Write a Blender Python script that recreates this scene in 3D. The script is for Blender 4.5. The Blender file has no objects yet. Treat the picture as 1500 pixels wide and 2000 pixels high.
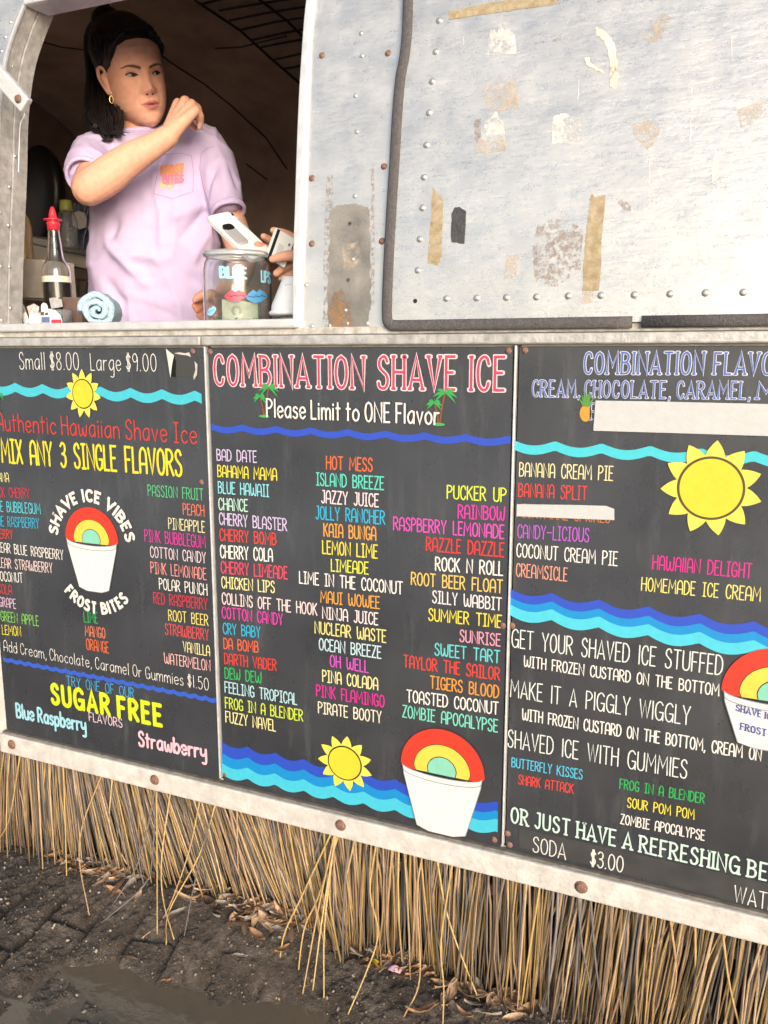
import bpy, bmesh, math, random
import numpy as np
from mathutils import Vector, Matrix, Euler, noise
R = math.radians
random.seed(7); np.random.seed(7)
sc = bpy.context.scene
col = sc.collection

# ------------------------------------------------------------------ camera
cam = bpy.data.cameras.new('camera'); cam_o = bpy.data.objects.new('camera', cam); col.objects.link(cam_o)
cam.sensor_fit = 'VERTICAL'; cam.sensor_height = 24.0; cam.lens = 24.0 * 1699.93 / 2000.0
cam.clip_start = 0.02; cam.clip_end = 3000
CAM = Vector((0, -1.4, -0.01262)); PITCH = 0.1802616; YAW = 0.4250796
cam_o.location = CAM; cam_o.rotation_euler = (math.pi/2 - PITCH, 0, YAW)
sc.camera = cam_o

# ------------------------------------------------------------------ world, sun, exposure
SUN_EL, SUN_AZ = 13, 40          # elevation; azimuth to the right of the camera side normal
w = bpy.data.worlds.new('World'); sc.world = w; w.use_nodes = True
nt = w.node_tree; bg = nt.nodes['Background']; sky = nt.nodes.new('ShaderNodeTexSky')
sky.sky_type = 'NISHITA'; sky.sun_disc = False
sky.sun_elevation = R(SUN_EL); sky.sun_rotation = R(180 - SUN_AZ)
sky.air_density = 1.0; sky.dust_density = 3.2; sky.ozone_density = 1.3
nt.links.new(sky.outputs[0], bg.inputs[0]); bg.inputs[1].default_value = 0.15
sun = bpy.data.lights.new('sun', 'SUN'); sun.energy = 1.7; sun.angle = R(34); sun.color = (1, 0.98, 0.96)
sun_o = bpy.data.objects.new('sun', sun); col.objects.link(sun_o)
sd = Vector((math.sin(R(SUN_AZ))*math.cos(R(SUN_EL)), -math.cos(R(SUN_AZ))*math.cos(R(SUN_EL)), math.sin(R(SUN_EL))))
sun_o.rotation_euler = sd.to_track_quat('Z', 'Y').to_euler(); sun_o.location = (1, -4, 4)
vs = sc.view_settings; vs.view_transform = 'Standard'; vs.look = 'None'; vs.gamma = 1; vs.exposure = 0.9
sc.cycles.max_bounces = 10; sc.cycles.transparent_max_bounces = 12

# ------------------------------------------------------------------ measuring: rays through points of the 1500 x 2000 photo
GZ = -1.21                       # ground level; z = 0 is the top of the menu boards
FX = 1699.93
_f = Vector((-math.sin(YAW)*math.cos(PITCH), math.cos(YAW)*math.cos(PITCH), -math.sin(PITCH)))
_r = Vector((math.cos(YAW), math.sin(YAW), 0)); _u = _r.cross(_f)
def ray(u, v): return _f + _r*((u-750)/FX) - _u*((v-1000)/FX)
def at_y(u, v, y=0.0):
    d = ray(u, v); return CAM + d*((y-CAM.y)/d.y)
def at_z(u, v, z=GZ):
    d = ray(u, v); return CAM + d*((z-CAM.z)/d.z)
def prof(z):                     # curve of the upper trailer side
    t = max(0.0, z-0.03); return 0.1*t + 0.13*t*t
def on_wall(u, v, off=0.0):
    d = ray(u, v); lo, hi = 0.8, 4.0
    for _ in range(50):
        m = (lo+hi)/2; p = CAM + d*m
        if p.y < prof(p.z)-off: lo = m
        else: hi = m
    return CAM + d*lo

# ------------------------------------------------------------------ mesh and object helpers
ORG = {}
def tag(o, label=None, cat=None, group=None, kind=None):
    if label: o['label'] = label
    if cat: o['category'] = cat
    if group: o['group'] = group
    if kind: o['kind'] = kind
    return o
def empty(name, loc, label, cat, group=None):
    o = bpy.data.objects.new(name, None); col.objects.link(o); o.location = loc; o.empty_display_size = 0.05
    ORG[o] = Vector(loc); return tag(o, label, cat, group)
def link_mesh(name, me, m, parent=None, org=None, smooth=True):
    o = bpy.data.objects.new(name, me); col.objects.link(o)
    org = ORG[parent] if parent is not None else (Vector(org) if org is not None else Vector((0, 0, 0)))
    if org.length > 0: me.transform(Matrix.Translation(-org))
    if parent is not None: o.parent = parent
    else: o.location = org
    ORG[o] = org
    if m is not None and not me.materials: me.materials.append(m)
    if smooth: me.polygons.foreach_set('use_smooth', [True]*len(me.polygons))
    me.update(); return o
class MB:
    def __init__(s): s.v = []; s.f = []; s.c = []; s.col = (1, 1, 1)
    def add(s, vs, fs):
        b = len(s.v); s.v += [tuple(p) for p in vs]; s.f += [tuple(i+b for i in f) for f in fs]; s.c += [s.col]*len(vs)
    def box(s, lo, hi, M=None):
        vs = [Vector((x, y, z)) for x in (lo[0], hi[0]) for y in (lo[1], hi[1]) for z in (lo[2], hi[2])]
        if M is not None: vs = [M @ p for p in vs]
        s.add(vs, [(0,1,3,2),(4,6,7,5),(0,4,5,1),(2,3,7,6),(0,2,6,4),(1,5,7,3)])
    def tube(s, pts, rad, n=8, caps=True, flat=1.0, up=None):
        pts = [Vector(p) for p in pts]; k = len(pts)
        if not hasattr(rad, '__len__'): rad = [rad]*k
        t0 = (pts[1]-pts[0]).normalized(); a = Vector(up) if up else (Vector((0,0,1)) if abs(t0.z) < .9 else Vector((1,0,0)))
        vs = []; fs = []
        for i in range(k):
            t = (pts[min(i+1,k-1)]-pts[max(i-1,0)]).normalized()
            a = (a - t*a.dot(t)).normalized(); b = t.cross(a)
            for j in range(n):
                g = 2*math.pi*j/n; vs.append(pts[i] + (a*math.cos(g)*flat + b*math.sin(g))*rad[i])
        for i in range(k-1):
            for j in range(n):
                fs.append((i*n+j, i*n+(j+1)%n, (i+1)*n+(j+1)%n, (i+1)*n+j))
        if caps: fs.append(tuple(range(n))[::-1]); fs.append(tuple((k-1)*n+j for j in range(n)))
        s.add(vs, fs)
    def ctube(s, pts, rad, n=12, flat=1.0, up=None, steps=4, cap=3):     # smooth path with rounded ends
        P = spline([Vector(p) for p in pts], steps); Q = spline([Vector((r,0,0)) for r in rad], steps); r = [max(q.x, .0005) for q in Q]
        d0 = (P[0]-P[1]).normalized(); d1 = (P[-1]-P[-2]).normalized()
        A = [(P[0]+d0*r[0]*math.sin(g), r[0]*max(math.cos(g), .05)) for g in [math.pi/2*(1-i/cap) for i in range(cap)]]
        B = [(P[-1]+d1*r[-1]*math.sin(g), r[-1]*max(math.cos(g), .05)) for g in [math.pi/2*(i+1)/cap for i in range(cap)]]
        L = A + list(zip(P, r)) + B
        s.tube([q[0] for q in L], [q[1] for q in L], n, True, flat, up)
    def lathe(s, prof_, c, n=32, M=None, close=True):
        vs = []; fs = []; k = len(prof_); c = Vector(c)
        for r, z in prof_:
            for j in range(n):
                g = 2*math.pi*j/n; p = Vector((r*math.cos(g), r*math.sin(g), z)); vs.append(c + (M @ p if M is not None else p))
        for i in range(k-1):
            for j in range(n): fs.append((i*n+j, i*n+(j+1)%n, (i+1)*n+(j+1)%n, (i+1)*n+j))
        if close: fs.append(tuple(range(n))[::-1]); fs.append(tuple((k-1)*n+j for j in range(n)))
        s.add(vs, fs)
    def loft(s, rings, caps=True):
        n = len(rings[0]); fs = []
        for i in range(len(rings)-1):
            for j in range(n): fs.append((i*n+j, i*n+(j+1)%n, (i+1)*n+(j+1)%n, (i+1)*n+j))
        if caps: fs.append(tuple(range(n))[::-1]); fs.append(tuple((len(rings)-1)*n+j for j in range(n)))
        s.add([p for r in rings for p in r], fs)
    def poly(s, pts, thick=None, nrm=Vector((0,1,0))):
        n = len(pts)
        if thick is None: s.add(pts, [tuple(range(n))]); return
        b = [Vector(p)+nrm*thick for p in pts]
        s.add(list(pts)+b, [tuple(range(n)), tuple(range(n, 2*n))[::-1]] + [((i+1)%n, i, i+n, (i+1)%n+n) for i in range(n)])
    def grid(s, fn, nu, nv):
        vs = [fn(i/(nu-1), j/(nv-1)) for j in range(nv) for i in range(nu)]
        s.add(vs, [(j*nu+i, j*nu+i+1, (j+1)*nu+i+1, (j+1)*nu+i) for j in range(nv-1) for i in range(nu-1)])
    def mesh(s, name, colattr=False):
        me = bpy.data.meshes.new(name); me.from_pydata(s.v, [], s.f)
        if colattr:
            ca = me.color_attributes.new('Col', 'FLOAT_COLOR', 'POINT')
            ca.data.foreach_set('color', [x for c in s.c for x in (*c, 1.0)])
        me.validate(); return me
    def build(s, name, m, parent=None, org=None, smooth=False, colattr=False, fixn=False):
        me = s.mesh(name, colattr)
        if fixn:
            bm = bmesh.new(); bm.from_mesh(me); bmesh.ops.recalc_face_normals(bm, faces=bm.faces); bm.to_mesh(me); bm.free()
        return link_mesh(name, me, m, parent, org, smooth)
def spline(P, steps=6):
    if len(P) < 3: return [P[0].lerp(P[-1], i/steps) for i in range(steps+1)] if len(P) == 2 else P
    out = []
    for i in range(len(P)-1):
        p0 = P[i-1] if i else P[0]*2-P[1]; p1, p2 = P[i], P[i+1]; p3 = P[i+2] if i+2 < len(P) else P[-1]*2-P[-2]
        for k in range(steps):
            t = k/steps
            out.append(.5*((2*p1)+(p2-p0)*t+(2*p0-5*p1+4*p2-p3)*t*t+(3*p1-p0-3*p2+p3)*t**3))
    return out+[P[-1]]
def interp(x, xs, ys):
    return float(np.interp(x, xs, ys))
def bevel(o, wd, seg=2):
    md = o.modifiers.new('bevel', 'BEVEL'); md.width = wd; md.segments = seg; md.limit_method = 'ANGLE'; md.angle_limit = R(40); return o

# ------------------------------------------------------------------ materials
MATS = {}
def srgb(h):
    h = h.lstrip('#'); c = [int(h[i:i+2], 16)/255 for i in (0, 2, 4)]
    return tuple(x/12.92 if x <= .04045 else ((x+.055)/1.055)**2.4 for x in c)
def mat(name, c=(.5,.5,.5), rough=.5, metal=0.0, var=0.0, vscale=30, bump=0.0, bscale=60, spec=.5, rvar=0.0, c2=None, attr=False, stretch=None, detail=6, sss=0.0, trans=0.0):
    if name in MATS: return MATS[name]
    m = bpy.data.materials.new(name); m.use_nodes = True; n = m.node_tree.nodes; l = m.node_tree.links
    b = n['Principled BSDF']; b.inputs['Base Color'].default_value = (*c, 1); b.inputs['Roughness'].default_value = rough
    b.inputs['Metallic'].default_value = metal; b.inputs['Specular IOR Level'].default_value = spec
    if trans: b.inputs['Transmission Weight'].default_value = trans
    if sss: b.inputs['Subsurface Weight'].default_value = sss; b.inputs['Subsurface Radius'].default_value = (.012,.005,.003); b.inputs['Subsurface Scale'].default_value = 1
    tc = n.new('ShaderNodeTexCoord'); mp = n.new('ShaderNodeMapping'); l.new(tc.outputs['Object'], mp.inputs[0])
    if stretch: mp.inputs['Scale'].default_value = stretch
    src = None
    if attr:
        at = n.new('ShaderNodeAttribute'); at.attribute_name = 'Col'; src = at.outputs['Color']; l.new(src, b.inputs['Base Color'])
    if var or c2 or rvar:
        nz = n.new('ShaderNodeTexNoise'); nz.inputs['Scale'].default_value = vscale; nz.inputs['Detail'].default_value = detail; nz.inputs['Roughness'].default_value = .6
        l.new(mp.outputs[0], nz.inputs['Vector'])
        if var or c2:
            rp = n.new('ShaderNodeMapRange'); rp.inputs[1].default_value = .3; rp.inputs[2].default_value = .7
            l.new(nz.outputs['Fac'], rp.inputs[0])
            mx = n.new('ShaderNodeMix'); mx.data_type = 'RGBA'; l.new(rp.outputs[0], mx.inputs['Factor'])
            if attr:
                mx.blend_type = 'MULTIPLY'; mx.inputs['Factor'].default_value = 1
                m2 = n.new('ShaderNodeMapRange'); m2.inputs[3].default_value = 1-var; m2.inputs[4].default_value = 1+var*.6; l.new(rp.outputs[0], m2.inputs[0])
                m.node_tree.links.remove(mx.inputs['Factor'].links[0]); l.new(src, mx.inputs['A']); l.new(m2.outputs[0], mx.inputs['B'])
            else:
                mx.inputs['A'].default_value = (*[x*(1-var) for x in c], 1)
                mx.inputs['B'].default_value = (*(c2 if c2 else [min(1, x*(1+var)) for x in c]), 1)
            l.new(mx.outputs['Result'], b.inputs['Base Color'])
        if rvar:
            rr = n.new('ShaderNodeMapRange'); rr.inputs[1].default_value = .3; rr.inputs[2].default_value = .7
            rr.inputs[3].default_value = max(.02, rough-rvar); rr.inputs[4].default_value = min(1, rough+rvar)
            l.new(nz.outputs['Fac'], rr.inputs[0]); l.new(rr.outputs[0], b.inputs['Roughness'])
    if bump:
        n2 = n.new('ShaderNodeTexNoise'); n2.inputs['Scale'].default_value = bscale; n2.inputs['Detail'].default_value = 5
        bp = n.new('ShaderNodeBump'); bp.inputs['Strength'].default_value = bump; bp.inputs['Distance'].default_value = .004
        l.new(mp.outputs[0], n2.inputs['Vector']); l.new(n2.outputs['Fac'], bp.inputs['Height']); l.new(bp.outputs[0], b.inputs['Normal'])
    MATS[name] = m; return m
def ink(h, rough=.45):           # vinyl lettering and decals
    return mat('vinyl_'+h.lstrip('#'), tuple(x*.70 for x in srgb(h)), rough, var=.06, vscale=90)

def weathered_metal(name, base, rough, wave, stain, seed):
    m = bpy.data.materials.new(name); m.use_nodes = True; n = m.node_tree.nodes; l = m.node_tree.links; b = n['Principled BSDF']
    tc = n.new('ShaderNodeTexCoord')
    def noi(scale, st, det=5, ro=.6, off=0):
        mp = n.new('ShaderNodeMapping'); mp.inputs['Scale'].default_value = st; mp.inputs['Location'].default_value = (off+seed, seed*2, off); l.new(tc.outputs['Object'], mp.inputs[0])
        z = n.new('ShaderNodeTexNoise'); z.inputs['Scale'].default_value = scale; z.inputs['Detail'].default_value = det; z.inputs['Roughness'].default_value = ro
        l.new(mp.outputs[0], z.inputs['Vector']); return z.outputs['Fac']
    def rng(s, a, b_, c, d):
        r = n.new('ShaderNodeMapRange'); r.inputs[1].default_value = a; r.inputs[2].default_value = b_; r.inputs[3].default_value = c; r.inputs[4].default_value = d
        l.new(s, r.inputs[0]); return r.outputs[0]
    def mix(fac, A, B):
        x = n.new('ShaderNodeMix'); x.data_type = 'RGBA'
        l.new(fac, x.inputs['Factor'])
        for k, q in (('A', A), ('B', B)):
            if isinstance(q, tuple): x.inputs[k].default_value = (*q, 1)
            else: l.new(q, x.inputs[k])
        return x.outputs['Result']
    big = noi(5, (1, 1, 1.6)); fine = noi(160, (1, 1, 1), 4); streak = noi(60, (6, 1, .45), 4, .7); scr = noi(26, (1, 1, 5.5), 8, .75, 3); speck = noi(230, (1, 1, .7), 2, .5, 9)
    c = mix(rng(big, .35, .65, 0, .5), tuple(x*.90 for x in base), tuple(min(1, x*1.05) for x in base))
    c = mix(rng(speck, .66, .74, 0, .75), c, (.60, .60, .59))                       # oxide flecks
    c = mix(rng(streak, .62, .78, 0, .55), c, (.58, .59, .60))                      # run marks
    c = mix(rng(noi(14, (1, 1, 1), 9, .75, 21), .60, .74, 0, stain), c, (.30, .26, .22))   # brown grime
    l.new(c, b.inputs['Base Color'])
    mt = rng(noi(18, (1, 1, .8), 7, .7, 5), .40, .70, .74, .50); l.new(mt, b.inputs['Metallic'])
    ra = n.new('ShaderNodeMath'); ra.operation = 'ADD'; l.new(rng(scr, .3, .7, rough-.1, rough+.12), ra.inputs[0]); l.new(rng(fine, .3, .7, -.05, .07), ra.inputs[1]); l.new(ra.outputs[0], b.inputs['Roughness'])
    rip = n.new('ShaderNodeMath'); rip.operation = 'MULTIPLY_ADD'; l.new(noi(24, (1, 1, 3.2), 3, .5, 13), rip.inputs[0]); rip.inputs[1].default_value = .13; l.new(noi(7, (1, 1, 2.6), 5, .6, 2), rip.inputs[2])
    h = n.new('ShaderNodeMath'); h.operation = 'MULTIPLY_ADD'; l.new(rip.outputs[0], h.inputs[0]); h.inputs[1].default_value = wave
    l.new(rng(scr, .3, .7, 0, .05), h.inputs[2])
    h2 = n.new('ShaderNodeMath'); h2.operation = 'MULTIPLY_ADD'; l.new(fine, h2.inputs[0]); h2.inputs[1].default_value = .018; l.new(h.outputs[0], h2.inputs[2])
    bp = n.new('ShaderNodeBump'); bp.inputs['Strength'].default_value = .5; bp.inputs['Distance'].default_value = .01
    l.new(h2.outputs[0], bp.inputs['Height']); l.new(bp.outputs[0], b.inputs['Normal'])
    MATS[name] = m; return m
def stain_mat(name, c, amount, scale=55, rough=.8, lo=.42, hi=.52, c2=None):   # patchy residue with see-through gaps
    if name in MATS: return MATS[name]
    m = mat(name, c, rough, var=.2, vscale=scale*.7, c2=c2, bump=.3, bscale=200); n = m.node_tree.nodes; l = m.node_tree.links
    tc = n.new('ShaderNodeTexCoord'); nz = n.new('ShaderNodeTexNoise'); nz.inputs['Scale'].default_value = scale; nz.inputs['Detail'].default_value = 8; nz.inputs['Roughness'].default_value = .7
    r = n.new('ShaderNodeMapRange'); r.inputs[1].default_value = lo; r.inputs[2].default_value = hi; r.inputs[4].default_value = amount
    l.new(tc.outputs['Object'], nz.inputs['Vector']); l.new(nz.outputs['Fac'], r.inputs[0]); l.new(r.outputs[0], n['Principled BSDF'].inputs['Alpha'])
    return m
# ------------------------------------------------------------------ trailer
M_skin = weathered_metal('weathered_aluminium', (.70, .69, .67), .34, .5, .5, 3.0)
M_hatch = weathered_metal('hatch_aluminium', (.70, .69, .67), .31, .6, .35, 11.0)
M_frame = mat('pale_aluminium_trim', (.66, .66, .67), .42, .4, var=.10, vscale=40, bump=.25, bscale=120, rvar=.1)
M_dull = mat('dull_grey_aluminium', (.45, .44, .43), .5, .4, var=.25, vscale=55, bump=.3, bscale=150, rvar=.12)
M_bar = mat('chalky_white_bar', (.50, .475, .45), .55, .0, var=.16, vscale=38, bump=.35, bscale=140, c2=(.60, .58, .56))
M_dirty = mat('dirty_white_band', (.46, .43, .38), .6, .1, var=.35, vscale=60, bump=.4, bscale=120, c2=(.58, .56, .53))
M_rubber = mat('black_rubber', (.085, .078, .082), .75, var=.3, vscale=200, bump=.6, bscale=420)
M_rust = mat('rusty_steel', (.20, .085, .055), .7, .3, var=.4, vscale=260, bump=.5, bscale=500, c2=(.33, .20, .16))
M_rivet = mat('rivet_aluminium', (.55, .54, .52), .38, .7, var=.25, vscale=300)
M_hole = mat('dark_hole', (.012, .011, .01), .9)
M_lower = mat('lower_wall_paint', (.60, .57, .53), .6, .1, var=.2, vscale=20)
M_inner = mat('dark_brown_interior', (.46, .34, .28), .85, var=.35, vscale=3.5, bump=.2, bscale=40, c2=(.58, .45, .37))
M_seamdark = mat('interior_seam', (.10, .075, .06), .9)

TR = empty('trailer', (-.6, .02, GZ), 'riveted silver aluminium trailer with an open serving window and a big closed hatch', 'trailer')
ZT = .0
SILL_Z = .045

def surf(x, z, off=0.0): return Vector((x, prof(z)-off, z))
def px_curve(pts, off=0.0, n=24):                                   # a measured edge as a smooth curve on the trailer side
    P = [on_wall(u, v, off) for u, v in pts]
    return spline(P, 6)
def x_at(curve, z):
    c = sorted(curve, key=lambda p: p.z)
    return float(np.interp(z, [p.z for p in c], [p.x for p in c]))
LEFT_OUT = px_curve([(-9,640),(-6,480),(0,340),(4,210),(16,120),(34,60),(58,0),(95,-90)])
RIGHT_IN = px_curve([(576,645),(576,560),(577,480),(580,400),(585,250),(590,150),(602,0),(622,-110)])
RIGHT_OUT = px_curve([(587,645),(588,560),(592,476),(595,400),(600,250),(604,150),(614,0),(634,-110)])
ZTOP = .715                                                          # lower edge of the header over the window
def strip(m, xa, xb, z0, z1, off=0.0, nu=24, nv=36):
    def fn(a, b):
        z = z0+(z1-z0)*b; x0, x1 = xa(z), xb(z); return surf(x0+(x1-x0)*a, z, off)
    m.grid(fn, nu, nv)
m = MB()
strip(m, lambda z: -2.6, lambda z: x_at(LEFT_OUT, z), .03, ZTOP)
strip(m, lambda z: x_at(RIGHT_OUT, z)-.004, lambda z: 1.6, .03, ZTOP, nu=60)
strip(m, lambda z: -2.6, lambda z: 1.6, ZTOP, .80, nu=80, nv=6)
m.build('side_wall', M_skin, TR, smooth=True)
# roof, rear and lower walls: real shell that shades the inside
m = MB()
arc = [(prof(.80), .80)] + [(1.15-(1.15-prof(.8))*math.cos(g), .80+.42*math.sin(g)) for g in [R(a) for a in range(6, 91, 6)]]
arc = arc + [(2.3-y, z) for y, z in arc[::-1]]
def sweep(m, prof2, x0, x1, nx):
    m.add([Vector((x0+(x1-x0)*i/nx, y, z)) for i in range(nx+1) for y, z in prof2],
          [(i*len(prof2)+j, i*len(prof2)+j+1, (i+1)*len(prof2)+j+1, (i+1)*len(prof2)+j) for i in range(nx) for j in range(len(prof2)-1)])
sweep(m, arc, -2.6, 1.6, 8); m.build('roof', M_skin, TR, smooth=True)
m = MB(); m.box((-1.78, .008, -.935), (1.6, .03, .030)); m.build('lower_wall', M_lower, TR)
m = MB(); m.box((-2.6, .05, -1.02), (-1.78, .08, .030)); m.build('lower_wall', M_lower, TR)
# inner lining: curved ceiling and back wall, with a low rear opening on the left
def inner_ring():
    pts = [(.18, .74)] + [(1.15-.97*math.cos(g), .74+.40*math.sin(g)) for g in [R(a) for a in range(8, 91, 4)]]
    return pts + [(2.3-y, z) for y, z in pts[::-1]]
m = MB(); sweep(m, inner_ring(), -3.1, 1.58, 40); CEIL = m.build('ceiling_lining', M_inner, TR, smooth=True)
m = MB()
for (xa, xb, za, zb) in ((-3.1, 1.58, -.02, .742), (-3.1, 1.58, -1.0, -.24), (-3.1, -2.78, -.24, -.02), (-2.40, 1.58, -.24, -.02), (-2.60, -2.565, -.24, -.02)):
    m.box((xa, 2.12, za), (xb, 2.14, zb))
m.build('rear_lining', M_inner, TR)
m = MB(); m.box((-3.1, .06, -1.0), (-3.08, 2.2, 1.2)); m.build('end_lining', M_inner, TR)
m = MB(); m.box((1.56, .06, -1.0), (1.58, 2.2, 1.2)); m.build('end_lining', M_inner, TR)
m = MB(); m.box((-3.08, .04, -1.02), (1.56, 2.12, -1.0)); m.build('trailer_floor', M_inner, TR)
from mathutils.bvhtree import BVHTree as _BV
_ce = CEIL.data; CBV = _BV.FromPolygons([v.co+ORG[CEIL] for v in _ce.vertices], [tuple(p.vertices) for p in _ce.polygons])
def on_ceiling(u, v, off=.004):
    d = ray(u, v).normalized(); h = CBV.ray_cast(CAM+d*1.75, d)[0]
    return (h if h is not None else at_y(u, v, 2.15))-d*off
def ceiling_line(m, pts, wd, n=5):
    P = []
    for a, b in zip(pts[:-1], pts[1:]): P += [on_ceiling(a[0]+(b[0]-a[0])*t/n, a[1]+(b[1]-a[1])*t/n) for t in range(n)]
    m.tube(P+[on_ceiling(*pts[-1])], wd, 5)
m = MB()
for pts in ([(300,95),(330,120),(400,165),(450,205),(520,270),(560,330)], [(60,75),(120,92),(170,98)], [(480,320),(520,350),(572,400)], [(420,95),(470,92),(560,70)], [(40,240),(100,250)]): ceiling_line(m, pts, .0032)
m.build('lining_seam', M_seamdark, TR, smooth=True)
m = MB()
for pts in ([(380,0),(392,8),(470,60),(530,115),(594,170)], [(500,-6),(560,40),(598,78)], [(392,8),(440,-4)], [(428,20),(500,8),(600,-8)], [(448,40),(520,25),(600,12)], [(470,58),(540,42),(600,33)], [(492,78),(545,66),(600,55)], [(510,92),(550,84),(596,76)], [(535,116),(560,111),(594,103)], [(555,134),(575,131),(590,127)]): ceiling_line(m, pts, .0045)
m.build('ceiling_vent', mat('vent_slat_dark', (.06, .045, .038), .9), TR, smooth=True)

# window frame
def rail_along(curve_a, curve_b, z0, z1, off, name, mt, n=40, thick=.012):
    m = MB(); rings = []
    for i in range(n+1):
        z = z0+(z1-z0)*i/n; xa, xb = x_at(curve_a, z), x_at(curve_b, z)
        rings.append([surf(xa, z, off), surf(xb, z, off), surf(xb, z, off-thick), surf(xa, z, off-thick)])
    m.loft(rings); return bevel(m.build(name, mt, TR, fixn=True), .0025)
rail_along(RIGHT_IN, RIGHT_OUT, SILL_Z-.002, ZTOP, .009, 'window_frame', M_frame, thick=.03)
# left jamb: two deep channels facing right
m = MB(); rings = []
for i in range(41):
    z = SILL_Z-.002+(ZTOP+.05-SILL_Z)*i/40; x = x_at(LEFT_OUT, z); y = prof(z)
    rings.append([Vector((x-.012, y-.006, z)), Vector((x, y-.006, z)), Vector((x, y+.030, z)), Vector((x-.012, y+.030, z))])
m.loft(rings); m.build('window_jamb', M_dull, TR, fixn=True)
m = MB(); rings = []
for i in range(41):
    z = SILL_Z-.002+(ZTOP+.05-SILL_Z)*i/40; x = x_at(LEFT_OUT, z); y = prof(z)
    rings.append([Vector((x-.010, y+.032, z)), Vector((x+.004, y+.033, z)), Vector((x+.004, y+.070, z)), Vector((x-.010, y+.070, z))])
m.loft(rings); m.build('window_jamb', M_dull, TR, fixn=True)
m = MB(); rings = []
for i in range(41):
    z = .03+(ZTOP+.05-.03)*i/40; x = x_at(LEFT_OUT, z); y = prof(z)
    rings.append([Vector((x-.005, y-.009, z)), Vector((x+.003, y-.009, z)), Vector((x+.003, y-.004, z)), Vector((x-.005, y-.004, z))])
m.loft(rings); m.build('jamb_edge', M_frame, TR, fixn=True)
xl, xr = x_at(LEFT_OUT, ZTOP), x_at(RIGHT_OUT, ZTOP)
m = MB(); m.box((xl+.002, prof(ZTOP)-.012, ZTOP+.001), (xr, prof(ZTOP)+.06, ZTOP+.055)); bevel(m.build('window_header', M_frame, TR), .003)
# sill, band and belt rail under the window
xs = x_at(LEFT_OUT, .05)
m = MB(); m.box((xs-.05, -.014, .032), (x_at(RIGHT_OUT, .045), .045, .049)); bevel(m.build('window_sill', M_frame, TR), .004, 3)
m = MB(); m.box((-2.6, -.004, .0205), (1.6, .006, .0335)); bevel(m.build('belt_band', M_dirty, TR), .002)
m = MB(); m.box((-2.6, -.013, .002), (-1.0115, .007, .0195)); m.box((-1.0095, -.0125, .002), (1.6, .007, .0195)); bevel(m.build('belt_rail', M_dull, TR), .003)
# inside counter behind the sill
m = MB(); m.box((xs+.006, .047, .018), (x_at(RIGHT_IN, .05)+.4, .32, .036)); m.build('counter', M_dull, TR)
# seam trims between the boards, bottom bar with bolts
for x in (-1.0075, -.3975):
    m = MB(); m.box((x-.0018, -.0045, -.885), (x+.0016, .0062, .0005)); bevel(m.build('seam_trim', M_frame, TR), .0006); m = MB(); m.box((x-.0065, .0064, -.89), (x+.0065, .0076, .0005)); m.build('seam_dark_strip', M_hole, TR)  # near-black strip behind each trim stands for the shaded gap
m = MB(); m.box((-1.632, -.012, -.9465), (1.6, .0075, -.900)); bevel(m.build('bottom_bar', M_bar, TR), .003)
m = MB(); m.box((-1.625, -.006, -.8985), (1.6, .0076, -.8945)); m.build('bar_ledge', mat('dark_ledge', (.16,.145,.125), .8, var=.4, vscale=60), TR)  # dark mottled strip between the boards and the bar

# hatch with its rubber seal
SEAL = px_curve([(800,-60),(797,0),(795,60),(790,110),(782,153),(776,220),(771,306),(765,400),(759,510),(756,590),(756,625)], .010)
HATCH_B = on_wall(1000, 627, .010).z
m = MB(); strip(m, lambda z: x_at(SEAL, z)+.004, lambda z: 1.2, HATCH_B-.004, .80, .009, nu=60)
HT = m.build('hatch', M_hatch, TR, smooth=True)
m = MB(); Q = [on_wall(u, v, .010) for u, v in [(800,-60),(797,0),(795,60),(790,110),(782,153),(776,220),(771,306),(765,400),(759,510),(756,585),(756,618),(758,629),(766,636)]]
Q = spline(Q, 5); zb = on_wall(766, 636, .010).z
Q += [Vector((x, prof(zb)-.010, zb)) for x in np.linspace(Q[-1].x+.02, on_wall(1234,636,.01).x, 12)]
m.tube(Q, .0095, 10, flat=.45, up=(0,-1,0)); m.build('rubber_seal', M_rubber, HT, smooth=True)
m = MB(); m.tube([(x, prof(zb)-.0105, zb+.0005) for x in np.linspace(on_wall(1253,636,.01).x, 1.2, 12)], .0095, 10, flat=.45, up=(0,-1,0)); m.build('rubber_seal', M_rubber, HT, smooth=True)

# rivets: one dome and one rusty screw, copied
def rivet_mesh(name, r, m1, dome):
    m = MB(); m.lathe([(r*1.25, 0), (r*1.2, .0006), (r*.95, .0009), (r*.9, dome*.7), (r*.6, dome), (r*.25, dome*1.05)], (0,0,0), 14)
    me = m.mesh(name); me.materials.append(m1); me.polygons.foreach_set('use_smooth', [True]*len(me.polygons)); return me
ME_RIV = rivet_mesh('rivet', .0046, M_rivet, .0028)
ME_RIVS = rivet_mesh('rivet_small', .0032, M_rivet, .002)
ME_RUST = rivet_mesh('screw', .0048, M_rust, .0030)
ME_BOLT = rivet_mesh('bolt', .0095, M_rust, .006)
ME_HOLE = rivet_mesh('hole', .0030, M_hole, .0006)
def stud(u, v, me, name, parent, off, plane=None):
    p = on_wall(u, v, off) if plane is None else at_y(u, v, plane)
    o = bpy.data.objects.new(name, me); col.objects.link(o); o.parent = parent; o.location = p-ORG[parent]
    sl = (0.1+.26*max(0, p.z-.03)) if (plane is None and p.z > .03) else 0
    o.rotation_euler = (math.pi/2-math.atan(sl), 0, 0); ORG[o] = ORG[parent]; return o
for u, v in [(858,40),(851,101),(844,159),(838,220),(833,283),(828,346),(825,406),(820,467),(816,528)]: stud(u, v, ME_RIV, 'rivet', HT, .0092)
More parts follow.
